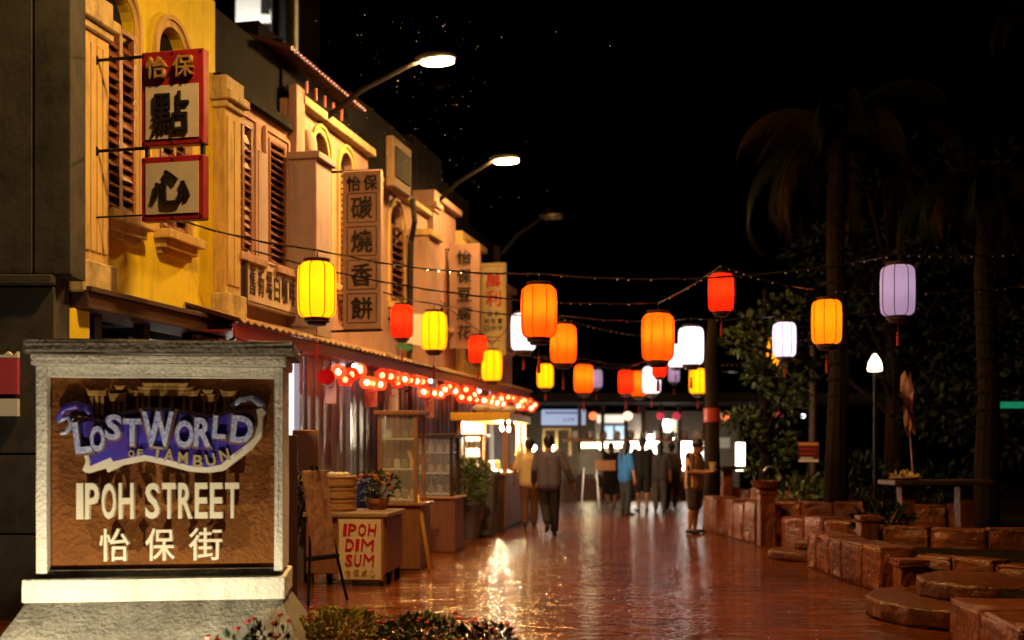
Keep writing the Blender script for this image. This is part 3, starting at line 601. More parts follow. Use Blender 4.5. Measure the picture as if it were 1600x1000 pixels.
LIST = [
 (495,410,497,12.3,'yellow','large bright yellow paper lantern in front of the charcoal cake signboard',1),
 (842,446,528,12.3,'orange','largest glowing orange paper lantern hanging over mid street',1),
 (1127,428,487,13.2,'red','single scarlet paper lantern on the upper wire towards the palms',2),
 (1403,415,494,12.3,'lilac','dim lilac paper lantern in front of the dark palm',1),
 (1028,490,564,14.2,'orange','orange paper lantern with a red lantern showing below it',2),
 (1292,469,538,14.2,'amber','amber paper lantern beside the pale lilac lantern',2),
 (628,477,528,17.2,'red','red paper lantern beside the white cut-out plate',3),
 (678,488,547,17.2,'yellow','yellow paper lantern covering the dark scroll bracket',3),
 (880,507,568,16.8,'orange','orange paper lantern tucked behind the largest orange lantern',3),
 (1080,511,570,17.0,'white','brilliant white paper lantern with two smaller white ones close by',3),
 (1226,504,558,17.0,'pale','pale lilac white paper lantern beside a half hidden yellow one',3),
 (818,490,548,20.5,'white','white paper lantern half hidden behind the largest orange lantern',4),
 (747,525,567,22.5,'red','small red paper lantern hanging against the framed cream signboard',4),
 (768,548,595,22.5,'yellow','small yellow paper lantern just under the framed cream signboard',4),
 (1056,538,574,22.0,'white','white paper lantern squeezed between an orange and a white one',4),
 (1202,526,578,22.0,'yellow','yellow paper lantern half hidden by the pale lilac one',4),
 (1030,556,589,24.0,'red','red paper lantern just below an orange one',5),
 (852,569,606,26.5,'yellow','smallest yellow paper lantern below the largest orange lantern',5),
 (912,570,614,26.5,'orange','far orange paper lantern with a small lilac one behind it',5),
 (978,579,615,26.5,'red','far red paper lantern next to an orange and a white one',5),
 (998,580,619,28.0,'orange','far orange paper lantern half hidden by a white one',6),
 (1018,573,615,25.6,'white','far white paper lantern between two far orange and lilac ones',5),
 (1090,576,615,26.5,'yellow','far yellow paper lantern beside the banded tree post',5),
 (932,578,606,29.5,'lilac','tiny lilac paper lantern behind the far orange one',6),
 (1053,571,597,29.5,'lilac','tiny lilac paper lantern below the squeezed white one',6)]
for a in LIST: H.setdefault(a[6], []).append(lantern(*a[:6]))
wire_m = mat('wet_cable', (.03,.022,.02), .15, .2, 8, 0, spec=.8); drop_m = mat('water_bead', (.5,.48,.45), .05, .05, 8, 0, spec=1.0)
ENDS = {1: (8.4, 4.15), 2: (8.2, 3.9), 3: (7.6, 3.95), 4: (7, 3.85), 5: (6.5, 3.6), 6: (6.3, 3.5)}
wl = {1: 'nearest wet lantern cable carrying the yellow, largest orange and lilac lanterns', 2: 'wet lantern cable carrying the scarlet and amber lanterns', 3: 'wet lantern cable carrying the brilliant white lantern', 4: 'wet lantern cable carrying the half hidden white lantern', 5: 'wet lantern cable carrying the smallest yellow lantern', 6: 'farthest lantern cable carrying the tiny lilac lanterns'}
for g, hs in H.items():
    hs.sort(key=lambda v: v.x); Yl = sum(v.y for v in hs)/len(hs)
    sL_ = (hs[0].y-10)/D.y; left = wpt(sL_, 0, max(v.z for v in hs)+.35); right = Vector((ENDS[g][0], hs[-1].y+.6, ENDS[g][1]))
    pts = [left]+hs+[right]; b = MB(); dr = MB()
    path = []
    for i in range(len(pts)-1):
        p, q = pts[i], pts[i+1]; n = max(4, int((q-p).length/.12)); sag = -.045*(q-p).length**1.3
        for k in range(n+(i == len(pts)-2)):
            u = k/n; v = p.lerp(q, u); v.z += (4*u*(1-u))*(sag*.55 if True else 0)
            path.append(v)
    b.tube(path, .009, 5)
    tw_ = [p_ + Vector((0,.012*math.cos(i*1.3),.014*math.sin(i*1.3))) for i, p_ in enumerate(path)]; b.tube(tw_, .005, 4)
    for i, p_ in enumerate(path):
        if random.random() < .6: dr.ball((p_.x, p_.y, p_.z-.014), random.uniform(.006,.013), 6, 4)
    c = thing('lantern_cable', wl[g], 'cable', (0,0,0)); b.build('cable', wire_m, c); dr.build('water_beads', drop_m, c)['kind'] = 'stuff'
# posts that hold the far ends of the cables, among the trees
for k, (x, y) in enumerate(((8.45,13.2),(7.5,17.8),(6.75,25.5))):
    t = thing('timber_post', ['dark timber cable post behind the garden tables', 'dark timber cable post beside the garden lamp', 'dark timber cable post past the vine tree'][k], 'post', (x,y,.28))
    MB().tube([(0,0,0),(0,0,4.2)], [.1,.07], 10).build('shaft', dwood, t); MB().box((-.2,-.05,3.6),(.2,.05,3.68)).build('cross_bar', dwood, t)
# ---------------------------------------------------------------- round red lanterns under the awning
rp1 = paper('round_red_paper', (1,.04,.015), .35, .45, (1,.3,.15)); rp2 = paper('round_hot_paper', (1,.12,.04), .8, .6, (1,.6,.4)); rp3 = paper('round_faint_glow_paper', (.75,.02,.02), .12)  # lanterns without a bulb still get a faint glow in their paper
bulbm = glow('round_bulb', (1,.72,.42), 22)
rprof = [(.35,-.82),(.62,-.72),(.86,-.45),(1,0),(.86,.45),(.62,.72),(.35,.82)]
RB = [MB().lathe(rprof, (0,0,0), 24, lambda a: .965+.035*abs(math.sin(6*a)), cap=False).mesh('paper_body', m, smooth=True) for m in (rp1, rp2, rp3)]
BULB = MB().ball((0,0,0), .36, 8, 6).mesh('bulb', bulbm, smooth=True)
RC = MB().lathe([(.2,.8),(.36,.8),(.36,.9),(.2,.9)], (0,0,0), 14).lathe([(.2,-.9),(.36,-.9),(.36,-.8),(.2,-.8)], (0,0,0), 14).mesh('end_ring', mat('gold_ring', (.4,.2,.05), .4))
RT = MB().tube([(0,0,-.9),(0,0,-1.4)], .03, 5).lathe([(.03,-1.4),(.09,-1.5),(.1,-2.5)], (0,0,0), 8).mesh('tassel', tassm)
s = ws(462); k = 0; spots = [(ws(332),2.72,2),(ws(352),2.70,0),(ws(376),2.68,2)]
while s < ws(812): spots.append((s, random.choice((2.46,2.55,2.62))+.004*(s-4), 2 if k == 0 else (1 if random.random() < .62 else 0))); s += random.uniform(.2,.36); k += 1
for k, (s, z, kind) in enumerate(spots):
    zn = 0 if s < ws(400) else 1 if s < ws(560) else 2 if s < ws(680) else 3 if s < ws(750) else 4
    zone = [' above the monument', ' beside the bright doorway', ' over the glass cabinets', ' over the bushy shrub and bin', ' over the yellow roofed kiosk'][zn]
    lab = ['dim red round lantern under the awning', 'red round lantern with a bright bulb under the awning', 'unlit red round lantern under the awning rim'][kind] + zone
    t = thing('round_lantern', lab, 'lantern', wpt(s, AWN-.02-random.uniform(0,.12), z), 0, ['dim awning lanterns', 'bright awning lanterns', 'unlit awning lanterns'][kind]+zone, random.uniform(.105,.125))
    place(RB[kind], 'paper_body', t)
    if kind != 2: place(BULB, 'bulb', t)
    place(RC, 'end_ring', t)
    if k % 2 == 0: place(RT, 'tassel', t)
    MB().tube([(0,0,.9),(0,0,(2.79-z)/t.scale.x)], .03, 5).build('hanger', iron, t)
    if k in (4,5,6): letter('怡保福'[k-4], t, ink, (.5,-.83,.05), .62, .7, .06, .01, 'character', rz=.5)
for x, w_, h_, m, lab in ((482,.15,.34,mat('pink_paper',(.75,.36,.33),.7),'pale pink paper slip hanging beside the bright doorway'),(547,.19,.33,mat('coral_paper',(.70,.20,.16),.7),'coral paper slip hanging under the awning'),(583,.17,.34,mat('cream_paper',(.72,.62,.48),.7),'cream paper slip with faint lettering under the awning'),(641,.17,.4,mat('pink_paper',(.75,.36,.33),.7),'pale pink paper slip hanging before the glass cabinet'),(732,.2,.4,mat('cream_paper',(.72,.62,.48),.7),'cream paper slip hanging before the charcoal cladding')):
    t = thing('paper_slip', lab, 'banner', wpt(ws(x)-.3, AWN-.1, 2.45-h_), WANG-R(90)+random.uniform(-.2,.2)); MB().box((-w_/2,-.003,0),(w_/2,.003,h_)).build('sheet', m, t); MB().tube([(0,0,h_),(0,0,h_+.34)], .004, 4).build('string', iron, t)
    MB().box((-w_*.2,-.006,h_*.62),(w_*.2,-.0035,h_*.66)).build('print_line', tassm, t)
# ================================================================ stalls on the left
cart = thing('food_cart', 'brown wooden dim sum cart with a white panel of red lettering', 'cart', (-1.38,12.35,.004), R(-6))
MB().box((-.88,0,.12),(0,.9,.74)).build('body', wood, cart, bevel=.01)
MB().box((-.92,-.04,.742),(.04,.94,.79)).build('counter_top', mat('worn_top', (.36,.25,.17), .35, .3, 6, .1), cart, bevel=.008)
for k in range(5): MB().box((.002,.03+k*.175,.15),(.014,.19+k*.175,.72)).build('side_plank', wood, cart, bevel=.004)
for x in (-.84,-.04):
    for y in (.05,.85): MB().box((x-.03,y-.03,-.004),(x+.03,y+.03,.118)).build('leg', dwood, cart)
for y in (.3,.68): MB().lathe([(.02,-.02),(.09,-.02),(.09,.02),(.02,.02)], (0,0,0), 14).build('wheel', iron, cart, (-.1,y,.085), (0,R(90),0))
MB().box((-.52,-.028,.05),(-.015,-.012,.74)).build('panel_frame', wood2, cart, bevel=.004)
pn = MB().box((-.5,-.04,.07),(-.035,-.029,.72)).build('sign_panel', mat('ivory_panel', (.74,.66,.50), .4, .12, 3, .03), cart, bevel=.003)
red_l = mat('red_lettering', (.55,.015,.015), .4, .1, 8, 0)
for row, wd in enumerate(('IPOH','DIM','SUM')):
    widths = {'I': .45, 'M': 1.5}; tot = sum(widths.get(c, 1) for c in wd); x = -.47; full = .38 if row == 0 else .34; x = -.265-full/2
    for ch in wd:
        q = full*widths.get(ch, 1)/tot; letter(ch, pn, red_l, (x+q/2,-.044,.61-row*.165), q*.8, .13, .008, 0.0 if ch == 'M' else .018, ry=.1); x += q
for k, ch in enumerate('怡保点心'): letter(ch, pn, mat('ochre_ink', (.55,.30,.06), .5), (-.4+k*.09,-.044,.14), .07, .08, .006, .004)
st = thing('steamer_stack', 'stack of round bamboo steamers standing on the dim sum cart', 'steamer', (-1.98,12.8,.794))
bam = mat('bamboo', (.42,.24,.11), .5, .3, 10, .2, 60, stretch=(1,1,5))
for k in range(3):
    tr = MB().lathe([(.2,0),(.23,.005),(.23,.125),(.215,.13),(.2,.125)], (0,0,k*.134), 24).build('steamer_tray', bam, st, smooth=False)
    for z in (.02,.1): MB().lathe([(.231,z),(.237,z+.003),(.237,z+.018),(.231,z+.02)], (0,0,k*.134), 24, cap=False).build('hoop', wood2, tr)
bn = MB()
for k in range(9): bn.ball((.13*math.cos(k*.7)*(.4+.6*(k%2)),.13*math.sin(k*.7)*(.4+.6*(k%2)),.405), .045, 8, 6, (1,1,.7))
bn.build('bun_heap', mat('bun_white', (.75,.68,.56), .6), st, smooth=True)
def leaves(n, c, rad, size, seed, flat=.5, up=.4):
    rnd = random.Random(seed); b = MB()
    for _ in range(n):
        while True:
            p = Vector((rnd.uniform(-1,1), rnd.uniform(-1,1), rnd.uniform(-1,1)))
            if .2 < p.length < 1: break
        q = Vector((p.x*rad[0], p.y*rad[1], p.z*rad[2]))+Vector(c)
        q *= 1; d = (p+Vector((rnd.uniform(-.8,.8),rnd.uniform(-.8,.8),rnd.uniform(-.4,.4)+up))).normalized(); sd = d.orthogonal().normalized()
        sd = (Matrix.Rotation(rnd.uniform(0,6.28), 3, d) @ sd); nn = d.cross(sd); L_ = size*rnd.uniform(.6,1.3); w_ = L_*flat*.5
        b.add([q, q+d*L_*.5+sd*w_+nn*L_*.08, q+d*L_, q+d*L_*.5-sd*w_+nn*L_*.08], [(0,1,2),(0,2,3)])
    return b
leaf = mat('leaf_green', (.06,.10,.025), .45, .4, 7, .1); leaf_d = mat('leaf_dark', (.014,.021,.008), .55, .4, 7, .1, spec=.12); leaf_y = mat('leaf_yellow_green', (.30,.27,.03), .45, .4, 7, .1)
petal = mat('red_petal', (.5,.02,.02), .5, .3, 9, .05); petal2 = mat('orange_petal', (.6,.16,.03), .5, .3, 9, .05); potm = mat('grey_pot', (.11,.11,.12), .5, .2, 6, .2); terra = mat('terracotta', (.30,.11,.05), .6, .3, 6, .2)
def blooms(pts, r, m):
    b = MB()
    for p in pts:
        for k in range(5): b.ball((p[0]+r*.6*math.cos(k*1.26), p[1]+r*.6*math.sin(k*1.26), p[2]+random.uniform(-.3,.3)*r), r*.55, 6, 4)
    return b
def potted(label, loc, pr, ph, rad, lm, pm, n, size, seed, fl=None, square=False):
    t = thing('potted_plant', label, 'plant', loc)
    (MB().lathe([(pr*.72,0),(pr,ph-.05),(pr*1.08,ph-.05),(pr*1.08,ph),(pr*.95,ph),(pr*.9,ph-.06)], (0,0,0), 4 if square else 20)).build('pot', pm, t)
    c = (0,0,ph+rad[2]*.8); leaves(n, c, rad, size, seed).build('foliage', lm, t)
    b = MB(); rnd = random.Random(seed)
    for k in range(6): b.tube([(0,0,ph-.06),(rad[0]*.5*rnd.uniform(-1,1),rad[1]*.5*rnd.uniform(-1,1),ph+rad[2])], [.014,.006], 5)
    b.build('stems', trim, t)
    if fl: blooms([(rad[0]*.8*rnd.uniform(-1,1),-rad[1]*rnd.uniform(.3,.9),c[2]+rad[2]*rnd.uniform(-.2,.9)) for _ in range(9)], .03, fl).build('blossom', fl, t)
    return t
potted('leafy flowering pot plant on the back of the dim sum cart', (-1.55,13.05,.794), .13, .13, (.28,.2,.17), leaf, terra, 260, .07, 3, petal2)
potted('yellow flowered pot plant beside the black easel', (-2.35,12.75,.004), .17, .62, (.25,.22,.34), leaf_d, potm, 380, .08, 4, mat('yellow_petal', (.6,.45,.05), .5))
potted('big bushy dark shrub in a tall grey tub by the stalls', ground(727,843)+Vector((0,.1,.004)), .3, .62, (.42,.36,.4), leaf, potm, 900, .09, 5)
potted('small dark shrub in a terracotta tub behind the leaning poles', ground(682,856)+Vector((0,.5,.004)), .22, .5, (.26,.26,.34), leaf_d, terra, 420, .09, 6)
# easel with a picture board
ez = thing('easel', 'black folding easel with a printed menu board by the monument', 'easel', ground(498,942)*1+Vector((0,0,.004)), R(58))
for x0, x1 in ((-.28,-.03),(.28,.03)): MB().tube([(x0,-.12,0),(x1,.06,1.32)], .017, 6).build('leg', iron, ez)
MB().tube([(0,.5,0),(0,.08,1.3)], .017, 6).build('leg', iron, ez); MB().box((-.2,-.09,.42),(.2,-.02,.46)).build('shelf', iron, ez)
MB().box((-.17,-.015,0),(.17,.015,.82)).build('menu_board', mat('menu_print', (.42,.25,.16), .35, .7, 9, .05, c2=(.07,.015,.02)), ez, (0,-.06,.465), (R(-8),0,0), bevel=.006)
# dark timber post and white board right of the monument
t = thing('timber_board', 'dark brown upright timber board beside the monument', 'board', at(452,930,10.6)*1); t.location.z = .0
MB().box((-.085,0,.004),(.07,.05,1.62)).build('plank', dwood, t, bevel=.006); MB().box((-.1,-.02,0.0),(.085,.07,.1)).build('foot', dwood, t)
t = thing('mirror_panel', 'tall wooden framed grey panel leaning behind the steamers', 'panel', (-2.58,14.2,.004), R(20))
MB().box((-.16,-.02,0),(.16,.02,1.72)).build('frame', wood2, t, bevel=.006); MB().box((-.12,-.028,.3),(.12,-.021,1.67)).build('pane', mat('pale_panel', (.42,.42,.45), .15, .2, 2, 0), t)
# counters and glass cabinets
def cabinet(label, loc, rz, w_, d_, z0, z1, counter=True, m=wood2, shelves=3):
    t = thing('display_cabinet', label, 'cabinet', loc, rz)
    if counter:
        MB().box((-w_/2-.05,-.05,0),(w_/2+.05,d_+.05,z0-.04)).build('counter', wood, t, bevel=.008); MB().box((-w_/2-.09,-.09,z0-.038),(w_/2+.09,d_+.09,z0-.002)).build('counter_top', wood2, t, bevel=.006)
    for x in (-w_/2, w_/2-.045):
        for y in (0, d_-.045): MB().box((x,y,z0),(x+.045,y+.045,z1-.052)).build('corner_post', m, t, bevel=.004)
    MB().box((-w_/2-.04,-.04,z1-.05),(w_/2+.04,d_+.04,z1)).build('roof_board', m, t, bevel=.005)
    for k in range(shelves): MB().box((-w_/2+.05,.05,z0+.02+k*(z1-z0)/shelves),(w_/2-.05,d_-.05,z0+.04+k*(z1-z0)/shelves)).build('shelf', white, t)
    g = glass('cabinet_glass', alpha=.16)
    MB().box((-w_/2+.046,.012,z0),(w_/2-.046,.018,z1-.052)).build('pane', g, t); MB().box((w_/2-.03,.046,z0),(w_/2-.024,d_-.046,z1-.052)).build('pane', g, t)
    rnd = random.Random(int(w_*1000))
    for k in range(shelves):
        for j in range(4): MB().lathe([(.03,0),(.045,.02),(.04,.1),(.02,.12)], (-w_/2+.1+j*(w_-.2)/3, d_*.4, z0+.041+k*(z1-z0)/shelves), 10).build('jar', [white, terra, greyst, creamb][rnd.randrange(4)], t)
    return t
cabinet('tall pink wood glass display cabinet on a brown counter', (-1.42,14.1,.004), R(-8), .5, .5, .82, 1.96)
cabinet('dark glass cabinet with food trays behind the leaning poles', (-1.15,16.4,.004), R(-8), .6, .55, .8, 1.7, m=dwood)
cabinet('low wooden glass cabinet beside the grey bin', (-.75,20.2,.004), R(-8), .45, .6, .9, 1.75, m=wood)
t = thing('blue_drum', 'round blue plastic drum on a stool behind the cart', 'drum', (-1.78,14.3,.004))
MB().lathe([(.17,.62),(.21,.66),(.22,.85),(.21,1.04),(.17,1.1),(.05,1.11)], (0,0,0), 20).build('barrel', mat('blue_plastic', (.012,.02,.17), .35, .2, 6, .05), t, smooth=True); MB().box((-.22,-.22,.56),(.22,.22,.62)).build('stool_seat', dwood, t)
for x in (-.18,.18):
    for y in (-.18,.18): MB().box((x-.02,y-.02,0),(x+.02,y+.02,.56)).build('leg', dwood, t)
t = thing('wheeled_bin', 'dark grey plastic bin with a curved lid behind the bushy shrub', 'bin', (-.62,19.3,.004), R(-8))
MB().prism([(-.28,0),(.28,0),(.33,1.02),(-.33,1.02)], 0, .55).build('body', potm, t, bevel=.02); MB().prism([(-.35,1.022),(.35,1.022),(.34,1.1),(.2,1.15),(-.2,1.15),(-.34,1.1)], -.03, .58).build('lid', potm, t, bevel=.015)
for k, (p, q, m, lab) in enumerate((((640,705,14.3),(672,893,13.7),mat('gilded_pole', (.75,.45,.05), .3, .2, 9, .1, metal=.2),'shiny gold bamboo pole leaning by the cart'),((668,722,17.0),(703,835,16.4),wood2,'plain reddish wooden pole leaning by the tubs'))):
    a = at(*p); g = at(*q); g.z = .004; g = ground(q[0], q[1]); t = thing('leaning_pole', lab, 'pole', g)
    MB().tube([(0,0,0), (a-g)*.5+Vector((.01,0,0)), a-g], [.028,.025,.022], 8).build('shaft', m, t, smooth=True); MB().ball(a-g, .032, 8, 6).build('knob', m, t, smooth=True)
    MB().tube([a-g, Vector(((a-g).x-.16,.55,.0))], .018, 6).build('prop_leg', dwood, t)
# lit kiosk with the yellow roof
kx = thing('food_kiosk', 'small lit wooden kiosk with a yellow roof board', 'kiosk', (-.12,20.7,.004), R(-7.5))
for k in range(9): MB().box((-.02,.02+k*.33,.06),(.0,.32+k*.33,1.0)).build('plank', wood, kx, bevel=.004)
MB().box((-.9,0,0),(-.022,3.05,1.0)).build('counter', dwood, kx); MB().box((-.95,-.05,1.002),(.08,3.1,1.05)).build('counter_top', wood2, kx, bevel=.006)
for y in (.05,1.0,1.95,2.95): MB().box((-.06,y,1.052),(.02,y+.08,2.0)).build('post', wood2, kx)
for y in (.05,2.95): MB().box((-.9,y,1.052),(-.82,y+.08,2.0)).build('post', wood2, kx)
MB().box((-1.0,-.1,2.002),(.1,3.15,2.14)).build('roof_board', mat('yellow_board', (.75,.45,.04), .4, .15, 4, .05), kx, bevel=.008)
MB().box((-.9,.2,1.052),(-.87,2.9,2.0)).build('back_board', mat('kiosk_cream', (.66,.52,.33), .6), kx)
MB().ball((-.25,1.5,1.88), .05, 10, 7).build('bulb', glow('kiosk_bulb', (1,.82,.55), 3000), kx); MB().ball((-.25,2.5,1.88), .05, 10, 7).build('bulb', glow('kiosk_bulb', (1,.82,.55), 3000), kx)
for j in range(6): MB().lathe([(.05,0),(.07,.03),(.06,.16),(.03,.2)], (-.5,.4+j*.4,1.052), 12).build('jar', [white, terra, leaf_y][j%3], kx)
MB().box((.021,.5,1.2),(.03,.9,1.75)).build('menu_card', creamb, kx); MB().box((.021,2.2,1.25),(.03,2.5,1.6)).build('menu_card', white, kx)
leaves(60, (-.05,2.75,1.3), (.14,.14,.16), .1, 9).build('herb_bunch', mat('fresh_green', (.16,.3,.03), .5), kx)
for j in range(3): MB().ball((-.5+.2*j,.3+.5*j,2.24), .1, 8, 6, (1.6,1,.7)).build('roof_bundle', creamb, kx)
t = thing('stall_counter', 'plain wooden counter standing just past the yellow roofed kiosk', 'counter', (.32,24.3,.004), R(-7))
MB().box((-.7,0,0),(0,1.6,.95)).build('body', wood, t, bevel=.01); MB().box((-.75,-.05,.952),(.06,1.65,1.0)).build('top', wood2, t, bevel=.006); MB().box((.002,.2,.1),(.012,.9,.85)).build('front_panel', steel, t)
# ================================================================ far end of the street
FY = 33.0
def fx(x): return (x-800)/FPX*FY
def fz(y): return HC+(700-y)/FPX*FY
kb = thing('food_court', 'white lit food court front closing the far end of the street', 'building', (0,FY,0))
MB().box((fx(820),1.2,0),(fx(1168),1.4,fz(640))).build('back_wall', mat('court_wall', (.07,.05,.032), .8, .3, 1.2, .1, dirt=.4), kb)
MB().box((fx(780),-1.5,fz(632)),(fx(1400),1.6,fz(618))).build('roof', black, kb)
MB().box((fx(934),.3,fz(700)),(fx(1010),1.15,fz(646))).build('service_room', mat('court_white', (.5,.46,.4), .7), kb)
MB().box((fx(934),.22,fz(660)),(fx(982),.298,fz(648))).build('shutter_box', glow('shutter_self_glow', (1,.92,.75), 1.0), kb)  # box glows by itself in place of light falling on it
wn = MB().box((fx(940),.22,fz(697)),(fx(981),.29,fz(663))).build('window', iron, kb)
for a, c_ in ((942,959),(962,979)): MB().box((fx(a),.2,fz(695)),(fx(c_),.219,fz(665))).build('pane', glow('blue_pane', (.55,.78,1), 1.0), wn)
for a, c_, y0, y1, col in ((906,938,738,692,(1,.86,.5)),(944,975,700,691,(1,.75,.4)),(979,1000,745,690,(1,.88,.66)),(1008,1030,742,690,(1,.92,.8)),(1062,1100,735,690,(1,.93,.82)),(1030,1062,676,655,(.75,.8,.62)),(1150,1163,735,692,(1,.95,.75)),(1122,1140,700,684,(.5,.5,.35))):
    MB().box((fx(a),-.05,fz(y0)),(fx(c_),.0,fz(y1))).build('lit_panel', glow('lit_panel_%d' % a, col, 9.0 if a not in (1030,1122) else .35), kb)
MB().box((fx(880),-.3,fz(690)),(fx(1120),.1,fz(686))).build('counter_top', wood2, kb)
MB().box((fx(880),-.02,0),(fx(1120),.1,fz(746))).build('counter_front', mat('court_red', (.08,.025,.02), .5), kb)
for x in (905,941,977,1004,1032,1060,1100): MB().box((fx(x)-.05,-.25,0),(fx(x)+.05,-.06,fz(632))).build('column', dwood, kb)
MB().box((fx(846),.0,fz(664)),(fx(915),.08,fz(640))).build('blue_sign', glow('blue_sign', (.42,.55,.85), .62), kb)
for k, ch in enumerate('小食中'): letter(ch, kb, ink, (fx(882)+k*.12,-.02,fz(656)), .1, .11, .02, .01)
MB().box((fx(852),-.02,fz(646)),(fx(905),-.001,fz(644))).build('sign_line', ink, kb)
for a, c_, y0, y1 in ((848,893,672,669),(848,852,712,672),(868,872,712,672),(889,893,712,672)): MB().box((fx(a),.1,fz(y0)),(fx(c_),.14,fz(y1))).build('window_bar', yel2, kb)
for x, y in ((833,700),(862,700),(1040,662),(1015,684),(1048,684)): MB().ball((fx(x),-.1,fz(y)), .09, 8, 6).build('ceiling_lamp', glow('court_lamp', (1,.93,.8), 45), kb)
for k in range(10): MB().lathe([(.07,0),(.12,.05),(.1,.2),(.05,.24)], (fx(900+k*21),-.15,fz(686)), 10).build('food_pot', [white, steel, creamb][k%3], kb)
for x, kind in ((927,0),(981,1),(1032,2),(1057,2),(1133,0),(1217,2),(1255,3)):
    lab = ['small glowing red ball lamp before the far food court','pale glowing ball lamp before the far food court','small pink ball lamp before the far food court','tiny white garden light beyond the trees'][kind]
    p = at(x, 650, 31.5); t = thing('ball_lamp', lab, 'lamp', p, 0, ['far red lamps','far pale lamps','far pink lamps','far white lights'][kind])
    MB().ball((0,0,0), [.12,.14,.12,.06][kind], 12, 8, (1,1,.9)).build('globe', glow('ball_%d' % kind, [(1,.16,.05),(1,.62,.45),(.75,.05,.1),(1,1,1)][kind], [2.2,1.8,.6,5][kind]), t, smooth=True)
    MB().tube([(0,0,.1),(0,0,fz(628)-p.z+.1)], .01, 5).build('cord', iron, t)
t = thing('queue_stand', 'grey folding menu stand with a brown card before the far counters', 'stand', ground(922,795)+Vector((0,0,.004)))
for x in (-.22,.22):
    for y in (-.15,.15): MB().tube([(x,y,0),(x*.7,y*.3,1.0)], .018, 6).build('leg', steel, t)
MB().prism([(-.3,.85),(.3,.85),(.3,1.35),(.2,1.5),(-.2,1.5),(-.3,1.35)], -.04, .0).build('rounded_board', mat('grey_board', (.16,.17,.17), .5), t); MB().box((.1,-.3,.95),(.6,-.26,1.2)).build('card', wood2, t)
for k, (x, y) in enumerate(((965,778),(1010,782))):
    t = thing('waste_tub', ['pale round tub on the wet floor by the blue sleeved person','pale low tub on the wet floor behind the queue'][k], 'tub', ground(x,y)+Vector((0,0,.004)))
    MB().lathe([(.2,0),(.26,.3),(.28,.31),(.28,.34),(.24,.34),(.22,.05)], (0,0,0), 18).build('bucket', creamb, t); MB().tube([(-.27,0,.32),(-.1,0,.5),(.1,0,.5),(.27,0,.32)], .01, 5).build('handle', steel, t)

# ================================================================ people
def capsules(bones, voxel, m, name, parent, smooth_it=4, extra=()):
    b = MB()
    for p, r0, q, r1 in bones:
        p, q = Vector(p), Vector(q); n = max(2, int((q-p).length/(min(r0, r1)*.8))+1)
        b.tube([p.lerp(q, k/n) for k in range(n+1)], [r0+(r1-r0)*k/n for k in range(n+1)], 12); b.ball(p, r0, 12, 8); b.ball(q, r1, 12, 8)
    for c, r, sc in extra: b.ball(c, r, 14, 10, sc)
    o = b.build(name, m, None)
    md = o.modifiers.new('r', 'REMESH'); md.mode = 'VOXEL'; md.voxel_size = voxel; md.use_smooth_shade = True
    sm = o.modifiers.new('s', 'SMOOTH'); sm.factor = .5; sm.iterations = smooth_it
    bpy.context.view_layer.update(); me = bpy.data.meshes.new_from_object(o.evaluated_get(bpy.context.evaluated_depsgraph_get()))
    old = o.data; bpy.data.objects.remove(o); bpy.data.meshes.remove(old)
    me.materials.clear(); me.materials.append(m); me.polygons.foreach_set('use_smooth', [True]*len(me.polygons))
    return place(me, name, parent)
SKIN = mat('skin', (.36,.18,.10), .5, .1, 6, .03); HAIR = mat('black_hair', (.012,.009,.008), .45, .3, 30, .3, 80)
def cloth(n, c, **k): return mat('cloth_'+n, c, .85, .15, 5, .3, 22, **k)
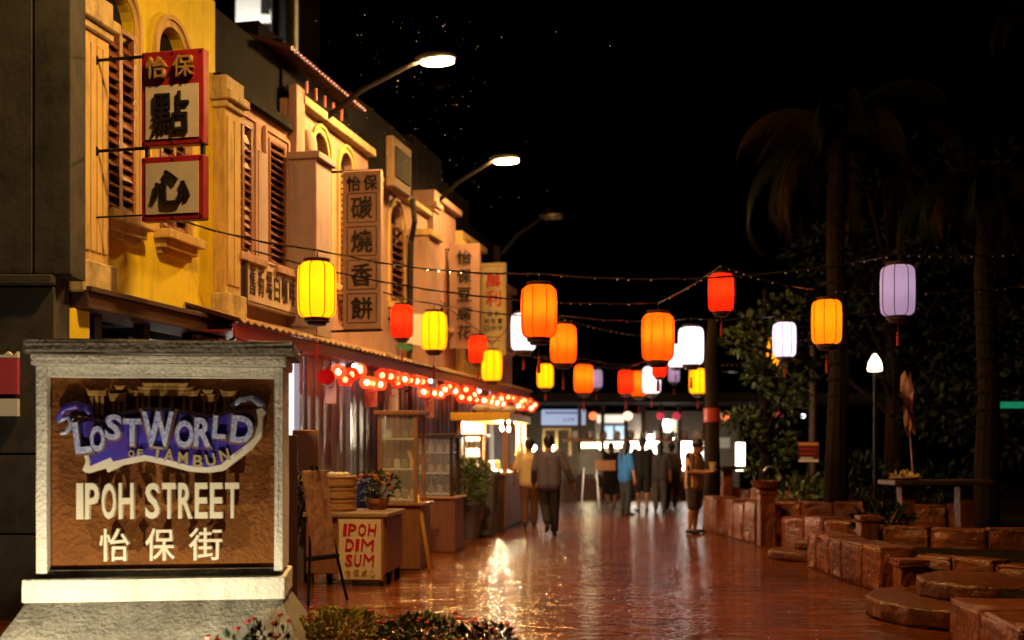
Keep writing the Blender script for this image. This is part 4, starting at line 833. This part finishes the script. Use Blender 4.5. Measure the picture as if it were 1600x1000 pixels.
def person(label, loc, rz, height=1.65, shirt=None, sleeve=.5, bottom=None, kind='trousers', foot=None, arms=None, legs=None, hair='short', group=None, lean=0.0, headtilt=0.0, vox=.014):
    """local frame: facing +y, feet on z=0, built for 1.70 m and scaled"""
    t = thing('person', label, 'person', loc, rz, group, height/1.70)
    A = {'L': ((-.24,.02,1.12),(-.25,.06,.88)), 'R': ((.24,.02,1.12),(.25,.06,.88))}; A.update(arms or {})
    G = {'L': ((-.1,.02,.49),(-.1,-.03,.09)), 'R': ((.1,.02,.49),(.1,-.03,.09))}; G.update(legs or {})
    ly = lambda z: lean*(z-.9)
    pel, wst, chs, nck = Vector((0,ly(.93),.93)), Vector((0,ly(1.1),1.1)), Vector((0,ly(1.3),1.3)), Vector((0,ly(1.46)+.01,1.46))
    hd = Vector((0,ly(1.58)+.03+headtilt*.08,1.585-abs(headtilt)*.03))
    bones = [(pel,.125,wst,.115),(wst,.115,chs,.125),(chs+Vector((-.07,0,0)),.11,chs+Vector((.07,0,0)),.11),(nck-Vector((0,0,.06)),.062,hd-Vector((0,.02,.05)),.055)]
    sh_bones = [(pel+Vector((sx*.065,0,-.05)),.145,chs+Vector((sx*.07,0,0)),.135) for sx in (-1,1)]+[(chs+Vector((-.08,0,.01)),.125,chs+Vector((.08,0,.01)),.125),(chs+Vector((0,0,.08)),.09,nck-Vector((0,0,.05)),.07)]
    ex = [(hd,.098,(.82,.98,1.18)),(hd+Vector((0,.05,-.06)),.06,(.9,.9,.8)),(hd+Vector((0,.108,-.015)),.02,(.8,1,1.4))]
    for sx, k in ((-1,'L'),(1,'R')):
        S = Vector((sx*.175,ly(1.4),1.4)); E, Wr = Vector(A[k][0]), Vector(A[k][1]); d = (Wr-E).normalized()
        bones += [(S,.062,E,.045),(E,.045,Wr,.03),(Wr,.03,Wr+d*.08,.034)]
        sd = d.orthogonal().normalized()
        fwd = Vector((0,1,0))-d*d.y; sd = fwd.normalized() if fwd.length > .2 else sd; n2 = d.cross(sd)
        for j in range(4):
            base = Wr+d*.085+sd*(.033-.022*j); tip = base+d*(.055,.065,.06,.045)[j]+n2*(-.012*sx)
            bones.append((base,.0105,tip,.0095)); bones.append((tip,.0095,tip+d*.02-n2*.02*sx,.009))
        bones.append((Wr+d*.03+sd*.03,.013,Wr+d*.075+sd*.062,.011))
        sl = S.lerp(E, min(1, sleeve*2)); sh_bones.append((S,.085,sl,.068))
        if sleeve > .5: sh_bones.append((E,.066,E.lerp(Wr,(sleeve-.5)*2),.052))
        Hh = Vector((sx*.09,ly(.9),.9)); K_, An = Vector(G[k][0]), Vector(G[k][1])
        bones += [(Hh,.095,K_,.062),(K_,.06,K_.lerp(An,.35)+Vector((0,-.012,0)),.06),(K_.lerp(An,.35)+Vector((0,-.012,0)),.058,An,.036)]
        toe = An+Vector((sx*.02,.16,-.055)) if An.z < .13 else An+Vector((0,.1,-.13)); heel = An+Vector((0,-.04,-.05))
        bones += [(heel,.036,toe,.03),(An,.036,heel,.036)]
    for sx in (-1,1): ex.append((hd+Vector((sx*.085,0,-.01)),.024,(.4,.8,1.3)))
    capsules(bones, vox*.8, SKIN, 'body', t, 3, ex)
    if shirt: capsules(sh_bones, vox, shirt, 'shirt', t)
    lb = []
    for sx, k in ((-1,'L'),(1,'R')):
        Hh = Vector((sx*.085,ly(.9),.92)); K_, An = Vector(G[k][0]), Vector(G[k][1])
        if kind == 'trousers': lb += [(Hh,.115,K_,.085),(K_,.083,An+Vector((0,0,.02)),.066)]
        elif kind == 'shorts': lb += [(Hh,.12,K_+Vector((0,0,.02)),.098)]
    if kind == 'skirt': lb = [(pel,.15,pel-Vector((0,0,.25)),.19),(pel-Vector((.06,0,.25)),.17,Vector((-.08,0,.42)),.17),(pel-Vector((-.06,0,.25)),.17,Vector((.08,0,.42)),.17)]
    lb.append((pel+Vector((-.04,0,-.04)),.125,pel+Vector((.04,0,-.04)),.125))
    capsules(lb, vox, bottom, kind if kind != 'shorts' else 'short_trousers', t)
    for k in ('L','R'):
        An = Vector(G[k][1]); sx = -1 if k == 'L' else 1
        toe = An+Vector((sx*.02,.175,-.055)) if An.z < .13 else An+Vector((0,.11,-.14)); capsules([(An+Vector((0,-.045,-.05)),.043,toe,.036)], .012, foot or ink, 'shoe', t, 2)
    if hair == 'short': capsules([(hd+Vector((0,-.02,.045)),.098,hd+Vector((0,.02,.06)),.09),(hd+Vector((0,-.05,-.02)),.07,hd+Vector((0,-.03,.05)),.09)], .012, HAIR, 'hair', t, 3)
    elif hair == 'long': capsules([(hd+Vector((0,-.02,.045)),.1,hd+Vector((0,.02,.06)),.09),(hd+Vector((0,-.05,0)),.085,hd+Vector((0,-.09,-.32)),.075)], .012, HAIR, 'hair', t, 3)
    elif hair == 'cap': capsules([(hd+Vector((0,-.015,.05)),.1,hd+Vector((0,.01,.06)),.095)], .012, HAIR, 'hair', t, 3); MB().lathe([(.05,.0),(.15,0),(.15,.018),(.05,.03)], hd+Vector((0,.045,.045)), 18).build('cap_brim', ink, t)
    return t
def stripe_cloth():
    m = bpy.data.materials.new('cloth_stripes'); m.use_nodes = True; N, L = nodes(m); p = N['Principled BSDF']; p.inputs['Roughness'].default_value = .85
    tc = N.new('ShaderNodeTexCoord'); wv = N.new('ShaderNodeTexWave'); wv.wave_type = 'BANDS'; wv.bands_direction = 'X'; wv.inputs['Scale'].default_value = 7.5; wv.inputs['Distortion'].default_value = .4
    L.new(tc.outputs['Object'], wv.inputs['Vector']); r_ = N.new('ShaderNodeValToRGB'); r_.color_ramp.elements[0].position = .5; r_.color_ramp.elements[1].position = .56
    r_.color_ramp.elements[0].color = (.02,.015,.012,1); r_.color_ramp.elements[1].color = (.62,.30,.12,1); L.new(wv.outputs['Fac'], r_.inputs[0]); L.new(r_.outputs[0], p.inputs['Base Color']); return m
person('person in grey sweater and black trousers walking away up the wet street', (.63,19.3,.004), R(4), 1.70, cloth('plum_grey', (.10,.09,.15)), .98, cloth('black', (.018,.016,.018)), lean=.06, vox=.012,
       arms={'R': ((.3,-.02,1.14),(.4,.04,.93)), 'L': ((-.25,.0,1.13),(-.25,.14,.92))}, legs={'R': ((.1,.04,.49),(.1,.06,.09)), 'L': ((-.07,.05,.5),(-.06,-.3,.24))})
person('person in cream shirt and brown trousers walking ahead of the grey sweater', (.33,21.2,.004), R(2), 1.66, cloth('cream', (.66,.50,.30)), .45, cloth('brown', (.13,.06,.035)), lean=.03,
       arms={'L': ((-.27,-.02,1.13),(-.28,.05,.9)), 'R': ((.25,.02,1.12),(.26,.12,.9))}, legs={'R': ((.09,.1,.5),(.09,.12,.1)), 'L': ((-.09,-.02,.49),(-.09,-.16,.12))})
sp = person('person in dark cap and orange black striped shirt holding a yellow cup', ground(1084,834)+Vector((0,0,.004)), R(-150+25), 1.64, stripe_cloth(), .42, cloth('dark_shorts', (.05,.03,.025)), 'shorts', hair='cap', headtilt=.6, vox=.012,
       arms={'R': ((.24,.04,1.13),(.14,.29,1.12)), 'L': ((-.24,.05,1.13),(-.06,.32,1.14))})
cup = thing('paper_cup', 'yellow paper cup held by the striped shirt person', 'cup', sp.matrix_basis @ Vector((.04,.39,1.13)))
MB().lathe([(.05,0),(.066,.15),(.07,.155),(.07,.165),(.06,.16)], (0,0,0), 18).build('cup_wall', mat('yellow_card', (.72,.5,.14), .5), cup); MB().lathe([(.0535,.03),(.062,.1)], (0,0,0), 18, cap=False).build('sleeve', creamb, cup)
far = [((955,788),1.62,'long haired person in a dark dress before the far counters',cloth('navy',(.02,.02,.035)),.45,cloth('navy',(.02,.02,.035)),'skirt','long',180-170,None),
 ((978,806),1.62,'person in bright blue top and black trousers near the far counters',cloth('blue',(.02,.12,.34)),.5,cloth('black',(.018,.016,.018)),'trousers','long',-60,None),
 ((1004,800),1.72,'tall person in black jacket and dark shorts before the far counters',cloth('coal',(.014,.014,.017)),.95,cloth('coal2',(.02,.018,.02)),'shorts','short',8,None),
 ((1031,800),1.6,'long haired person in dark blouse and grey skirt before the far counters',cloth('dusk',(.05,.04,.05)),.6,cloth('greyskirt',(.06,.05,.055)),'trousers','long',-12,None),
 ((1049,797),1.6,'person in dark clothes with one leg bent beside the grey skirt',cloth('ash',(.055,.045,.05)),.5,cloth('black',(.018,.016,.018)),'trousers','short',-25,{'R': ((.12,.05,.5),(.16,-.22,.16))}),
 ((942,783),1.45,'short person in dark coat beside the grey menu stand',cloth('slate',(.04,.045,.05)),.6,cloth('coal2',(.02,.018,.02)),'shorts','short',20,None)]
for (x, y), hh, lab, sh, sl, bt, kd, hr, rz, lg in far:
    person(lab, ground(x,y)+Vector((0,0,.004)), R(rz), hh, sh, sl, bt, kd, hair=hr, legs=lg, group='people queueing at the far counters', vox=.018)
p = person('seller in pale top behind the far counter window', (fx(957),33.6,.004), R(180), 1.72, cloth('pale',(.4,.32,.3)), .45, cloth('coal2',(.02,.018,.02)), vox=.018)
# ================================================================ stone garden walls on the right
stone = mat('orange_stone', (.23,.056,.008), .42, .55, 6, 1.0, 13, dirt=.4, bdist=.03, spec=.5)
stone2 = mat('orange_stone_dark', (.15,.038,.006), .38, .55, 6, 1.0, 13, dirt=.4, bdist=.03, spec=.5)
def stone_block(parent, a, c_, th, z0, z1, m=None, name='stone_block', j=.018):
    """block whose front foot runs from a to c_ (plan points), thickness away from the street"""
    a, c_ = Vector((*a,0)), Vector((*c_,0)); d = (c_-a); L_ = d.length; ang = math.atan2(d.y, d.x)
    n = max(1, int(L_/.22)); b = MB(); b.box((.008,0,z0),(L_-.008,th,z1))
    return b.build(name, m or stone, parent, (a.x,a.y,0), (0,0,ang), bevel=min(.04, th*.14), sub=3, jitter=j*.55, smooth=True)
def wall(label, pts, th, z1, z0=0, m=None, blk=.55):
    t = thing('stone_wall', label, 'wall', (pts[0][0],pts[0][1],0)); rnd = random.Random(len(label)); o2 = Vector((pts[0][0],pts[0][1]))
    for p, q in zip(pts, pts[1:]):
        p, q = Vector(p)-o2, Vector(q)-o2; L_ = (q-p).length; n = max(1, round(L_/blk)); cs = [0]+[(k+rnd.uniform(-.15,.15))/n for k in range(1,n)]+[1]
        for u, v in zip(cs, cs[1:]): stone_block(t, p.lerp(q,u), p.lerp(q,v), th, z0, z1+rnd.uniform(-.03,.02), m)
    return t
gp = lambda x, y: tuple(ground(x, y).xy)
# a front wall runs from far to near; block thickness lies to the right of the street (walk direction reversed)
wall('low rough stone wall beside the striped shirt person', [(3.86,17.75),(3.5,20.6)][::-1] if False else [(3.46,20.6),(3.80,17.8)], .45, .62)
wall('low grooved stone wall between the garden post and the round steps', [(3.72,14.35),(3.74,12.95),(3.80,11.75)], .4, .46)
wall('curved low stone wall behind the round steps', [(4.05,11.5),(4.55,10.75),(5.0,10.2),(5.25,9.7)], .3, .42)
wall('rough stone kerb block at the near right corner', [(3.36,8.75),(3.22,7.2)], .9, .36, blk=.8)
wall('upper stone wall behind the garden planter', [(4.1,18.2),(4.9,17.4),(5.9,16.9),(6.8,16.6)], .3, .68, .28)
wall('middle stone wall of stacked blocks beside the tall stone post', [(4.0,17.0),(4.35,15.9),(4.95,15.0)], .35, .5)
wall('long terrace wall under the stone table', [(4.55,14.0),(5.6,13.4),(7.2,13.0),(9.0,12.8)], .3, .55, .0)
wall('far planter wall behind the striped shirt person', [(3.9,22.6),(4.9,21.2),(5.6,20.8)], .35, .72)
def post(label, loc, w_, hgt, name='stone_post'):
    t = thing(name, label, 'post', loc); MB().box((-w_/2,-w_/2,0),(w_/2,w_/2,hgt-.07)).build('shaft', stone, t, bevel=.02, sub=2, jitter=.008); MB().box((-w_/2-.02,-w_/2-.02,hgt-.068),(w_/2+.02,w_/2+.02,hgt)).build('cap', stone, t, bevel=.015, sub=2, jitter=.006); return t
post('square stone post carrying a shallow bowl', (3.88,17.35,0), .24, .86)
post('short stone post at the near end of the grooved wall', (3.95,11.3,0), .26, .4)
post('small square stone post at the corner of the terrace wall', (4.42,14.15,.0), .22, .66)
t = thing('stone_bowl', 'shallow terracotta bowl with an arched spout on the stone post', 'bowl', (3.88,17.35,.862)); MB().lathe([(.1,0),(.2,.03),(.24,.13),(.25,.14),(.22,.14),(.15,.05)], (0,0,0), 20).build('basin', stone2, t); MB().tube([(.22,.05,0),(.22,.05,.22),(.15,.05,.34),(.04,.05,.36),(-.04,.05,.28)], .015, 8).build('spout', steel, t)
def steps(label, c, rads, hs, sc=1.0):
    t = thing('round_steps', label, 'steps', c)
    for k, (r, h) in enumerate(zip(rads, hs)):
        pts = [(r*math.cos(a)*sc+.16*k, r*math.sin(a)+.12*k) for a in [R(60)+R(240)*i/22 for i in range(23)]]
        MB().plate(pts, (0 if k == 0 else hs[k-1]+.001), h).build('step', stone2, t, bevel=.03, jitter=.012, smooth=True)
    return t
steps('pair of round wet stone steps in the near right corner', (4.15,10.05,.004), (.98,.66), (.17,.33))
steps('low round wet stone step before the stacked block wall', (4.0,15.4,.004), (.52,.3), (.12,.24))
def table(label, loc, rz, w_, d_, hgt):
    t = thing('stone_table', label, 'table', loc, rz); MB().box((-w_/2,-d_/2,hgt-.07),(w_/2,d_/2,hgt)).build('table_top', dwood, t, bevel=.012)
    for x in (-w_*.3, w_*.3): MB().box((x-.09,-.1,0),(x+.09,.1,hgt-.072)).build('leg', stone, t, bevel=.015, sub=2, jitter=.006)
    return t
tb = table('dark topped stone table with the ragged flag behind it', (5.72,15.4,.3), R(4), 1.35, .6, .77)
table('dark topped stone table behind the striped shirt person', (4.55,22.0,.3), 0, 1.3, .5, .85)
table('dark table half out of view beside the timber post', (8.1,16.2,.3), R(10), 1.2, .6, .82)
t = thing('lit_tray', 'shallow tray of pale leaves on the corner of the stone table', 'tray', (5.28,15.3,1.072)); MB().lathe([(.12,0),(.2,.02),(.21,.04),(.19,.035)], (0,0,0), 18).build('dish', wood2, t); leaves(30, (0,0,.05), (.15,.15,.02), .09, 77).build('leaf_scraps', mat('straw_leaf', (.6,.45,.16), .5), t)
fl = thing('ragged_flag', 'ragged pale orange cloth flag on a thin leaning pole', 'flag', (5.62,16.0,.3)); a = at(1427,745,15.9)-Vector((5.62,16.0,.3)); c_ = at(1416,590,15.9)-Vector((5.62,16.0,.3))
MB().tube([(a.x,a.y,0), a, c_], .012, 6).build('pole', mat('pink_pole', (.45,.2,.2), .5), fl)
vs = []; fs = []; K = 14
for i in range(K+1):
    u = i/K; p = a.lerp(c_, .46+.56*u)
    for j in range(4):
        wv = .02*math.sin(u*9+j*1.7); x = p.x-.075+j*.045+(.02 if u > .7 else 0)*(j-1.5)*(1-u)*3; zz = p.z+(.09*math.sin(j*2.3) if i == K else (-.06*(j % 2) if i == 0 else 0))
        vs += [(x, p.y-.02+wv, zz), (x, p.y-.014+wv, zz)]
for i in range(K):
    for j in range(3):
        q = (i*4+j)*2; fs += [(q,q+2,q+10,q+8),(q+1,q+9,q+11,q+3)]
MB().add(vs, fs).build('cloth', mat('flag_cloth', (.62,.32,.20), .8, .3, 6, .1, c2=(.5,.28,.3)), fl)
gl = thing('garden_lamp', 'lit garden lamp with a small conical shade on a tall pole', 'lamp', (5.74,18.0,.28)); z_ = at(1367,567,18).z-.28
MB().tube([(0,0,0),(0,0,z_-.13)], .028, 8).build('pole', iron, gl); MB().lathe([(.03,-.14),(.10,-.13),(.115,-.1),(.1,0),(.05,.1),(.02,.14)], (0,0,z_), 16).build('lit_globe', glow('garden_globe', (1,.78,.42), 9), gl, smooth=True)
MB().lathe([(.02,.14),(.03,.15),(.01,.2)], (0,0,z_), 10).build('finial', iron, gl)
t = thing('notice_stand', 'small dark board with red and white lettering among the plants', 'sign', (4.95,19.0,.28), R(-12))
MB().tube([(0,0,0),(0,0,1.0)], .02, 6).build('stake', iron, t); MB().box((-.17,-.02,.98),(.17,.01,1.32)).build('board', mat('maroon_board', (.10,.02,.02), .4), t)
MB().box((-.16,-.026,1.26),(.16,-.021,1.31)).build('header_strip', mat('orange_strip', (.7,.28,.05), .5), t)
for k, tx in enumerate(('MENU','TEH','KOPI')): letter(tx, t, [white, redink, white][k], (0,-.026,1.2-k*.08), .22, .05, .006, .01) if False else MB().box((-.13,-.026,1.19-k*.075),(.13-.03*k,-.021,1.215-k*.075)).build('text_line', [redink, redink, white][k], t)
MB().box((-.16,-.026,.99),(.16,-.021,1.03)).build('footer_strip', white, t)
t = thing('green_awning_edge', 'green lit awning edge on a dark timber post at the far right', 'awning', (7.9,18.0,.28)); MB().box((-.35,-.05,1.85),(1.4,.05,1.95)).build('fascia', glow('green_strip', (.01,.32,.16), .5), t); MB().box((.3,-.08,0),(.46,.08,5)).build('post', wood, t)
MB().box((1.3,-.05,0),(1.4,.05,1.848)).build('prop', dwood, t)
# banded tree post
t = thing('tree_post', 'bare upright trunk with a red band behind the striped shirt person', 'tree', (3.72,21.2,0)); MB().tube([(0,0,0),(.02,0,1.5),(-.02,0,3.2),(.03,0,3.9)], [.17,.13,.12,.09], 12).build('trunk', mat('bark', (.03,.02,.013), .9, .4, 6, .6, 20, spec=.05, stretch=(4,4,.8)), t, smooth=True)
MB().lathe([(.15,1.98),(.155,2.0),(.15,2.22),(.145,2.24)], (0,0,0), 16, cap=False).build('red_band', mat('red_band', (.45,.05,.03), .4), t)
# trees and undergrowth
bark = mat('dark_bark', (.02,.012,.008), .95, .4, 6, .6, 20, spec=.05, stretch=(4,4,.8))
def tree(name, label, loc, hgt, clumps, n, size, seed, lm, r0=.14, group=None):
    t = thing(name, label, 'tree', loc, 0, group); rnd = random.Random(seed); b = MB()
    b.tube([(0,0,0),(.05,.03,hgt*.35),(-.04,0,hgt*.7),(.02,0,hgt)], [r0,r0*.8,r0*.6,r0*.3], 9)
    cr = MB()
    for k, (c, r) in enumerate(clumps):
        b.tube([(0,0,max(.3,c[2]*.6)), tuple(Vector(c)*.6+Vector((0,0,c[2]*.3))), c], [r0*.35,r0*.2,.01], 5); q = leaves(n, c, r, size, seed*31+k, .55, .0); cr.add(q.v, q.f)
    b.build('trunk', bark, t); cr.build('crown', lm, t); return t
rn = random.Random(5)
tree('vine_tree', 'slim vine covered tree with bright leaves beside the banded trunk', (4.75,21.4,.28), 4.2, [((rn.uniform(-.45,.45),rn.uniform(-.4,.2),.8+k*.3),(.42,.35,.28)) for k in range(11)], 120, .15, 41, leaf)
tree('shade_tree', 'dark leafy tree rising behind the garden lamp', (7.2,21.5,.28), 6.5, [((rn.uniform(-1.6,1.6),rn.uniform(-1,1),2.2+k*.42),(.9,.8,.5)) for k in range(12)], 260, .17, 42, leaf_d, .2)
tree('shade_tree', 'dark leafy tree at the far right edge behind the ragged flag', (8.9,19.0,.28), 6, [((rn.uniform(-1.5,1.5),rn.uniform(-1,1),1.4+k*.42),(.9,.8,.5)) for k in range(12)], 260, .16, 43, leaf_d, .2)
tree('shade_tree', 'broad dark tree beyond the far food court', (13,44,0), 9, [((rn.uniform(-4,4),rn.uniform(-1,1),3+k*.6),(2,1.5,1)) for k in range(12)], 200, .35, 44, leaf_d, .3)
palm_leaf = mat('palm_leaf', (.007,.008,.003), .6, .4, 5, spec=.05)
def palm(label, loc, hgt, nf, L_, seed, droop=1.0):
    t = thing('palm_tree', label, 'tree', loc, 0, 'garden palms'); rnd = random.Random(seed)
    b = MB(); b.tube([(0,0,0),(.06,0,hgt*.4),(.0,.04,hgt*.75),(.05,0,hgt)], [.2,.15,.14,.12], 10)
    for k in range(int(hgt/.25)): b.lathe([(.155,k*.25),(.172,k*.25+.03),(.15,k*.25+.06)], (.03,.01,0), 10, cap=False)
    b.build('trunk', bark, t)
    for f_ in range(nf):
        az = f_*6.283/nf+rnd.uniform(-.2,.2); el = rnd.uniform(-.1,1.0); ln = L_*rnd.uniform(.8,1.1); pts = []; p = Vector((.05,0,hgt)); n = 14; e = el
        for k in range(n+1):
            pts.append(p.copy()); d = Vector((math.cos(az)*math.cos(e), math.sin(az)*math.cos(e), math.sin(e))); p += d*ln/n; e -= (.09+.10*k/n)*droop*(1.2 if el > .5 else 1)
        q = MB(); q.tube(pts, [.028*(1-.8*k/n) for k in range(n+1)], 5)
        side = Vector((-math.sin(az), math.cos(az), 0))
        for k in range(1, n+1):
            for u in (0,.25,.5,.75):
                c = pts[k-1].lerp(pts[k], u); tg = (pts[k]-pts[k-1]).normalized(); ll = .62*math.sin(math.pi*min(.97,(k-1+u)/n*.85+.12))*rnd.uniform(.8,1.1)
                for sx in (-1,1):
                    dd = (side*sx*.55+tg*.55+Vector((0,0,-.75*droop+rnd.uniform(-.15,.15)))).normalized(); wv = tg*.018
                    q.add([c-wv, c+dd*ll*.5-wv*1.3, c+dd*ll, c+dd*ll*.5+wv*1.3, c+wv], [(0,1,3,4),(1,2,3)])
        q.build('frond', palm_leaf if f_ % 3 else mat('dry_frond', (.018,.009,.004), .7, .3, 5, spec=.05), t)
    return t
palm('tall palm with long drooping fronds over the amber lantern', (5.0,17.6,.28), 6.1, 15, 2.6, 1, 1.25)
palm('shaggy palm with hanging dry fronds behind the dim lilac lantern', (6.9,16.6,.28), 5.0, 15, 2.1, 2, 1.5)
palm('outer palm at the far right edge above the timber post', (8.9,16.8,.28), 7.6, 13, 2.6, 3, 1.2)
for k, (x, y, rx, n, lab) in enumerate(((4.75,18.5,(.5,.4,.4),420,'dark leafy bush under the notice board'),(4.75,14.6,(.35,.35,.28),300,'small glossy bush beside the stone table leg'),(6.6,17.6,(.9,.6,.5),600,'wide dark bush behind the stone table'),(7.9,14.6,(.8,.6,.35),500,'low dark bush at the right edge beyond the terrace wall'),(6.0,19.6,(.8,.5,.6),500,'dark bush at the foot of the garden lamp'))):
    t = thing('bush', lab, 'bush', (x,y,.28)); leaves(n, (0,0,rx[2]*.9), rx, .14, 60+k).build('foliage', leaf_d if k else leaf, t)
    b = MB()
    for j in range(5): b.tube([(0,0,0),(rx[0]*.4*math.cos(j*1.3),rx[1]*.4*math.sin(j*1.3),rx[2])], [.02,.008], 5)
    b.build('stems', trim, t)
# flowering shrubs at the foot of the monument
rn = random.Random(12)
for k, (x0, x1, Y, top, n, lm, lab) in enumerate(((468,600,8.35,952,900,leaf_y,'yellow green flowering shrub at the right foot of the monument'),(585,720,8.3,962,700,leaf,'dark red flowered shrub at the edge of the wet street'),(715,800,8.25,975,260,leaf_d,'sparse red flowered shrub at the end of the bed'),(375,450,7.15,972,110,leaf_d,'thin red flowered twigs in front of the plinth'),(325,380,7.1,992,50,leaf_d,'single red bloom twig before the plinth'))):
    ca = at((x0+x1)/2, 1000, Y); w_ = (x1-x0)/FPX*Y/2; ht = at(0,top,Y).z
    t = thing('flowering_shrub', lab, 'shrub', (ca.x, Y, 0.004)); leaves(n, (0,0,ht*.55), (w_,.3,ht*.42), .05, 80+k, .6).build('foliage', lm, t)
    b = MB(); tips = []
    for j in range(16 if k < 3 else 7):
        p = (w_*rn.uniform(-.95,.95), rn.uniform(-.25,.25), ht*rn.uniform(.75,1.1)); tips.append(p); b.tube([(p[0]*.4,0,0),(p[0]*.8,p[1]*.6,ht*.5),p], [.006,.004,.003], 4)
    b.build('stems', trim, t); blooms(tips[:12], .018, petal).build('blossom', petal, t)
# rain caught in the lamp light
rd = MB(); rn = random.Random(3)
for _ in range(170):
    Y = rn.uniform(9,17); p = at(rn.gauss(660,110), rn.uniform(20,330), Y); r = rn.uniform(.0015,.0042); rd.ball(p, r, 5, 4, (1,1,rn.uniform(1,2.2)))
tag(rd.build('rain_drops', drop_m), 'scattered rain drops falling through the street lamp light', 'rain', kind='stuff')
